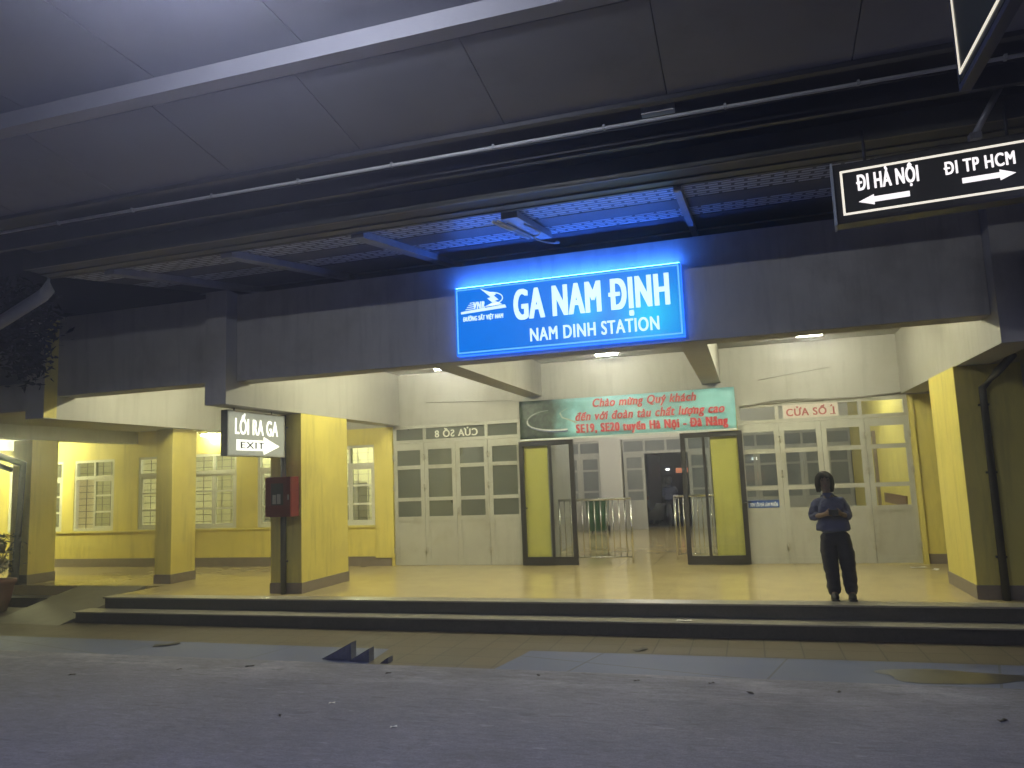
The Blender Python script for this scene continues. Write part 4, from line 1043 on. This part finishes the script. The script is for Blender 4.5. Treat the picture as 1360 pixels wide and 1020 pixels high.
# ================================================================== PEOPLE
def skin(name, chains, m, parent, sub=2, root=0, folds=0.0):
    """chains: (verts {key:(co,r)}, edges [(k,k)]) grown with a Skin modifier and baked"""
    verts, edgs = chains
    keys = list(verts); me = bpy.data.meshes.new(name)
    org = Vector(ORG[parent.name])
    me.from_pydata([Vector(verts[k][0])-org for k in keys], [(keys.index(a), keys.index(b)) for a, b in edgs], [])
    o = bpy.data.objects.new(name, me); COL.objects.link(o)
    md = o.modifiers.new('skin', 'SKIN'); md.use_smooth_shade = True; md.branch_smoothing = .6
    for i, k in enumerate(keys):
        r_ = verts[k][1]; me.skin_vertices[0].data[i].radius = r_ if isinstance(r_, tuple) else (r_, r_)
        me.skin_vertices[0].data[i].use_root = (i == root)
    sb = o.modifiers.new('sub', 'SUBSURF'); sb.levels = sub; sb.render_levels = sub
    dg = bpy.context.evaluated_depsgraph_get(); dg.update()
    nm = bpy.data.meshes.new_from_object(o.evaluated_get(dg))
    bpy.data.objects.remove(o)
    if folds:
        ns = [v.normal.copy() for v in nm.vertices]
        for v, n_ in zip(nm.vertices, ns):
            q = v.co; v.co = q+n_*folds*(noise.noise(Vector((q.x*9, q.y*9, q.z*16)))+.6*noise.noise(Vector((q.x*22+7, q.y*22, q.z*30))))
    ob = bpy.data.objects.new(name, nm); COL.objects.link(ob); nm.materials.clear(); nm.materials.append(m)
    for p in nm.polygons: p.use_smooth = True
    ob.parent = parent; ORG[ob.name] = ORG[parent.name]
    return ob
SKIN = mat('skin', (.17, .10, .07), .5, .08, 10)
HAIR = mat('dark_hair', (.007, .006, .006), .8, .4, 60, .5, 120, spec=.15)
SHIRT = mat('blue_grey_shirt', (.062, .074, .15), .85, .2, 12, .2, 60)
TROU = mat('dark_trousers', (.014, .015, .026), .8, .2, 12, .1, 60)
SHOE = mat('dark_shoes', (.02, .02, .02), .5, .2, 12)
def person(px, py, pz_, label, fx=1, back=False, hold=True):
    Pn = thing('person', label, 'person', (px, py, pz_))
    f = 1 if back else -1     # forward direction along y
    def c(x, y, z): return (px+x*fx, py+f*y, pz_+z)
    hd = -.085
    V_ = {'pel': (c(-.035, 0, .86), (.11, .08)), 'wai': (c(-.05, 0, 1.0), (.10, .07)), 'che': (c(-.065, 0, 1.15), (.11, .075)), 'nkb': (c(-.075, 0, 1.275), (.085, .065)), 'nk': (c(-.09, .01, 1.335), .048),
          'jaw': (c(-.10, .03, 1.40), (.062, .07)), 'hed': (c(-.105, .02, 1.475), (.078, .09)), 'top': (c(-.105, .01, 1.545), (.06, .07)),
          'shl': (c(-.225, 0, 1.235), .045), 'shr': (c(.085, 0, 1.235), .045),
          'ell': (c(-.285, -.02, 1.01), .042), 'elr': (c(.145, -.02, 1.01), .042),
          'wrl': (c(-.155, .20, 1.055), .028), 'wrr': (c(.035, .20, 1.06), .028),
          'hal': (c(-.125, .255, 1.075), (.034, .022)), 'har': (c(.02, .255, 1.08), (.034, .022)),
          'hpl': (c(-.115, 0, .79), .07), 'hpr': (c(.045, 0, .79), .07),
          'knl': (c(-.115, .02, .45), .05), 'knr': (c(.085, .02, .45), .05),
          'anl': (c(-.10, -.01, .10), .042), 'anr': (c(.095, -.01, .10), .042),
          'fol': (c(-.10, .12, .04), .036), 'for': (c(.105, .12, .04), .036)}
    E_l = [('pel', 'wai'), ('wai', 'che'), ('che', 'nkb'), ('nkb', 'nk'), ('nk', 'jaw'), ('jaw', 'hed'), ('hed', 'top'), ('che', 'shl'), ('che', 'shr'), ('shl', 'ell'), ('shr', 'elr'), ('ell', 'wrl'), ('elr', 'wrr'), ('wrl', 'hal'), ('wrr', 'har'),
           ('pel', 'hpl'), ('pel', 'hpr'), ('hpl', 'knl'), ('hpr', 'knr'), ('knl', 'anl'), ('knr', 'anr'), ('anl', 'fol'), ('anr', 'for')]
    # fingers
    for s_, hk, sgn in (('l', 'hal', 1), ('r', 'har', -1)):
        hx, hy, hz = ((-.125, .255, 1.075) if s_ == 'l' else (.02, .255, 1.08))
        for k in range(4):
            ln = (.030, .034, .032, .024)[k]; zz = hz+.024-.016*k
            a, b_, d_ = f'{s_}f{k}a', f'{s_}f{k}b', f'{s_}f{k}c'
            V_[a] = (c(hx+sgn*.020, hy+.020, zz), .010); V_[b_] = (c(hx+sgn*(.020+ln*.9), hy+.026, zz-.003), .009); V_[d_] = (c(hx+sgn*(.022+ln*1.5), hy+.010, zz-.006), .0075)
            E_l += [(hk, a), (a, b_), (b_, d_)]
        V_[s_+'t'] = (c(hx+sgn*.01, hy-.004, hz+.036), .011); V_[s_+'t2'] = (c(hx+sgn*.035, hy-.006, hz+.055), .009)
        E_l += [(hk, s_+'t'), (s_+'t', s_+'t2')]
    body = skin('body', (V_, E_l), SKIN, Pn)
    # face details
    if not back:
        fc = MB()
        fc.ball(c(-.105, .112, 1.452), (.013, .018, .022))
        for sx in (-1, 1): fc.ball(c(-.105+sx*.078, .01, 1.455), (.012, .02, .03))
        part(fc, 'nose_and_ears', SKIN, Pn)
        ey = MB()
        for sx in (-1, 1): ey.ball(c(-.105+sx*.032, .098, 1.475), (.014, .009, .007))
        part(ey, 'eyes', mat('eye_dark', (.05, .045, .04), .2, .1, 5), Pn)
        lp_ = MB(); lp_.ball(c(-.105, .094, 1.405), (.024, .010, .007)); part(lp_, 'mouth', mat('lip', (.22, .09, .08), .5, .1, 5), Pn)
    # bob hair: a thick cap with locks of uneven length, open at the face
    b = bmesh.new(); bmesh.ops.create_uvsphere(b, u_segments=64, v_segments=40, radius=1)
    dele = []
    for v in b.verts:
        x, y, z = v.co; az = math.atan2(y, x)
        if z < .1:
            k_ = max(0, .1-z); rad = math.hypot(x, y) or 1; want = 1+.04*k_-.30*max(0, k_-.5); x, y = x/rad*want, y/rad*want
        lock = .035*math.sin(az*17+2*math.sin(az*5))+.02*math.sin(az*31+z*4)
        f_ = 1+lock*(.35+.65*min(1, max(0, .6-z)))
        v.co = Vector((x*.112*f_, y*.116*f_, (z*.122 if z > 0 else z*(.135+.012*math.sin(az*11)))))
    for fce in list(b.faces):
        cc = fce.calc_center_median(); az = math.atan2(cc.y, cc.x)
        if math.hypot(cc.x, cc.y) < .085 and cc.z < 0: dele.append(fce)
        elif cc.y > .04 and abs(cc.x) < .062-.25*max(0, cc.z) and cc.z < .042+.012*math.sin(az*13) and not back: dele.append(fce)
    bmesh.ops.delete(b, geom=dele, context='FACES')
    bmesh.ops.solidify(b, geom=b.faces[:], thickness=.012)
    for v in b.verts: v.co = Vector(c(-.105+v.co.x, .008+v.co.y, 1.468+v.co.z))
    for fce in b.faces: fce.smooth = True
    bmesh.ops.recalc_face_normals(b, faces=b.faces[:])
    hm = MB(); hm.add(b); part(hm, 'hair', HAIR, Pn)
    col_ = MB()
    if not back: col_.prism([c(-.135, .075, 1.29), c(-.09, .10, 1.235), c(-.045, .075, 1.29), c(-.03, .05, 1.315), c(-.15, .05, 1.315)], (0, f*.012, 0)); part(col_, 'collar', SHIRT, Pn)
    # shirt: torso tube with sleeves to the elbow
    SV = {'hem': (c(-.045, 0, .82), (.235, .155)), 'hip': (c(-.045, 0, .88), (.225, .155)), 'wai': (c(-.055, 0, 1.02), (.205, .145)), 'che': (c(-.068, .0, 1.15), (.20, .145)), 'col': (c(-.08, 0, 1.268), (.115, .09)), 'cl2': (c(-.087, .005, 1.305), (.066, .062)),
          'shl': (c(-.222, 0, 1.21), .075), 'shr': (c(.082, 0, 1.21), .075), 'ell': (c(-.285, -.02, 1.01), .062), 'elr': (c(.145, -.02, 1.01), .062),
          'fal': (c(-.215, .10, 1.035), .055), 'far': (c(.09, .10, 1.04), .055)}
    SE = [('hem', 'hip'), ('hip', 'wai'), ('wai', 'che'), ('che', 'col'), ('col', 'cl2'), ('che', 'shl'), ('che', 'shr'), ('shl', 'ell'), ('shr', 'elr'), ('ell', 'fal'), ('elr', 'far')]
    skin('shirt', (SV, SE), SHIRT, Pn, 3, 0, .014)
    TV = {'pel': (c(-.035, 0, .90), (.19, .13)), 'cro': (c(-.035, 0, .80), (.20, .14)), 'hpl': (c(-.125, 0, .68), .125), 'hpr': (c(.055, 0, .68), .125),
          'knl': (c(-.115, .01, .45), .10), 'knr': (c(.085, .01, .45), .10), 'anl': (c(-.10, -.01, .20), .085), 'anr': (c(.095, -.01, .20), .085), 'cul': (c(-.10, .0, .03), .088), 'cur': (c(.10, .0, .03), .088)}
    TE = [('pel', 'cro'), ('cro', 'hpl'), ('cro', 'hpr'), ('hpl', 'knl'), ('hpr', 'knr'), ('knl', 'anl'), ('knr', 'anr'), ('anl', 'cul'), ('anr', 'cur')]
    skin('trousers', (TV, TE), TROU, Pn, 3, 0, .010)
    for sx in (-.10, .10):
        sh = MB(); sh.ball(c(sx, .055, .042), (.048, .125, .05)); sh.box(px+(sx-.045)*fx, px+(sx+.045)*fx, py+f*.055-.115, py+f*.055+.115, pz_+.001, pz_+.018, bev=.008)
        part(sh, 'shoe', SHOE, Pn)
    return Pn
person(.985, 10.42, .003, 'person in a blue grey shirt and dark trousers at the step edge holding a phone')
m = MB(); m.box(.875, .985, 10.125, 10.137, 1.055, 1.12, bev=.004)
ph = single(m, 'phone', BLACKP, 'dark phone held level in both hands of the standing person', 'phone', (.93, 10.13, 1.085))
person(-2.42, 24.6, GZ+.3, 'dark clothed person seen from behind beyond the far hall doorway', back=True)
struct(MB().box(-8, 4, 23.21, 26, -.6, -.05), 'forecourt_landing', STP)
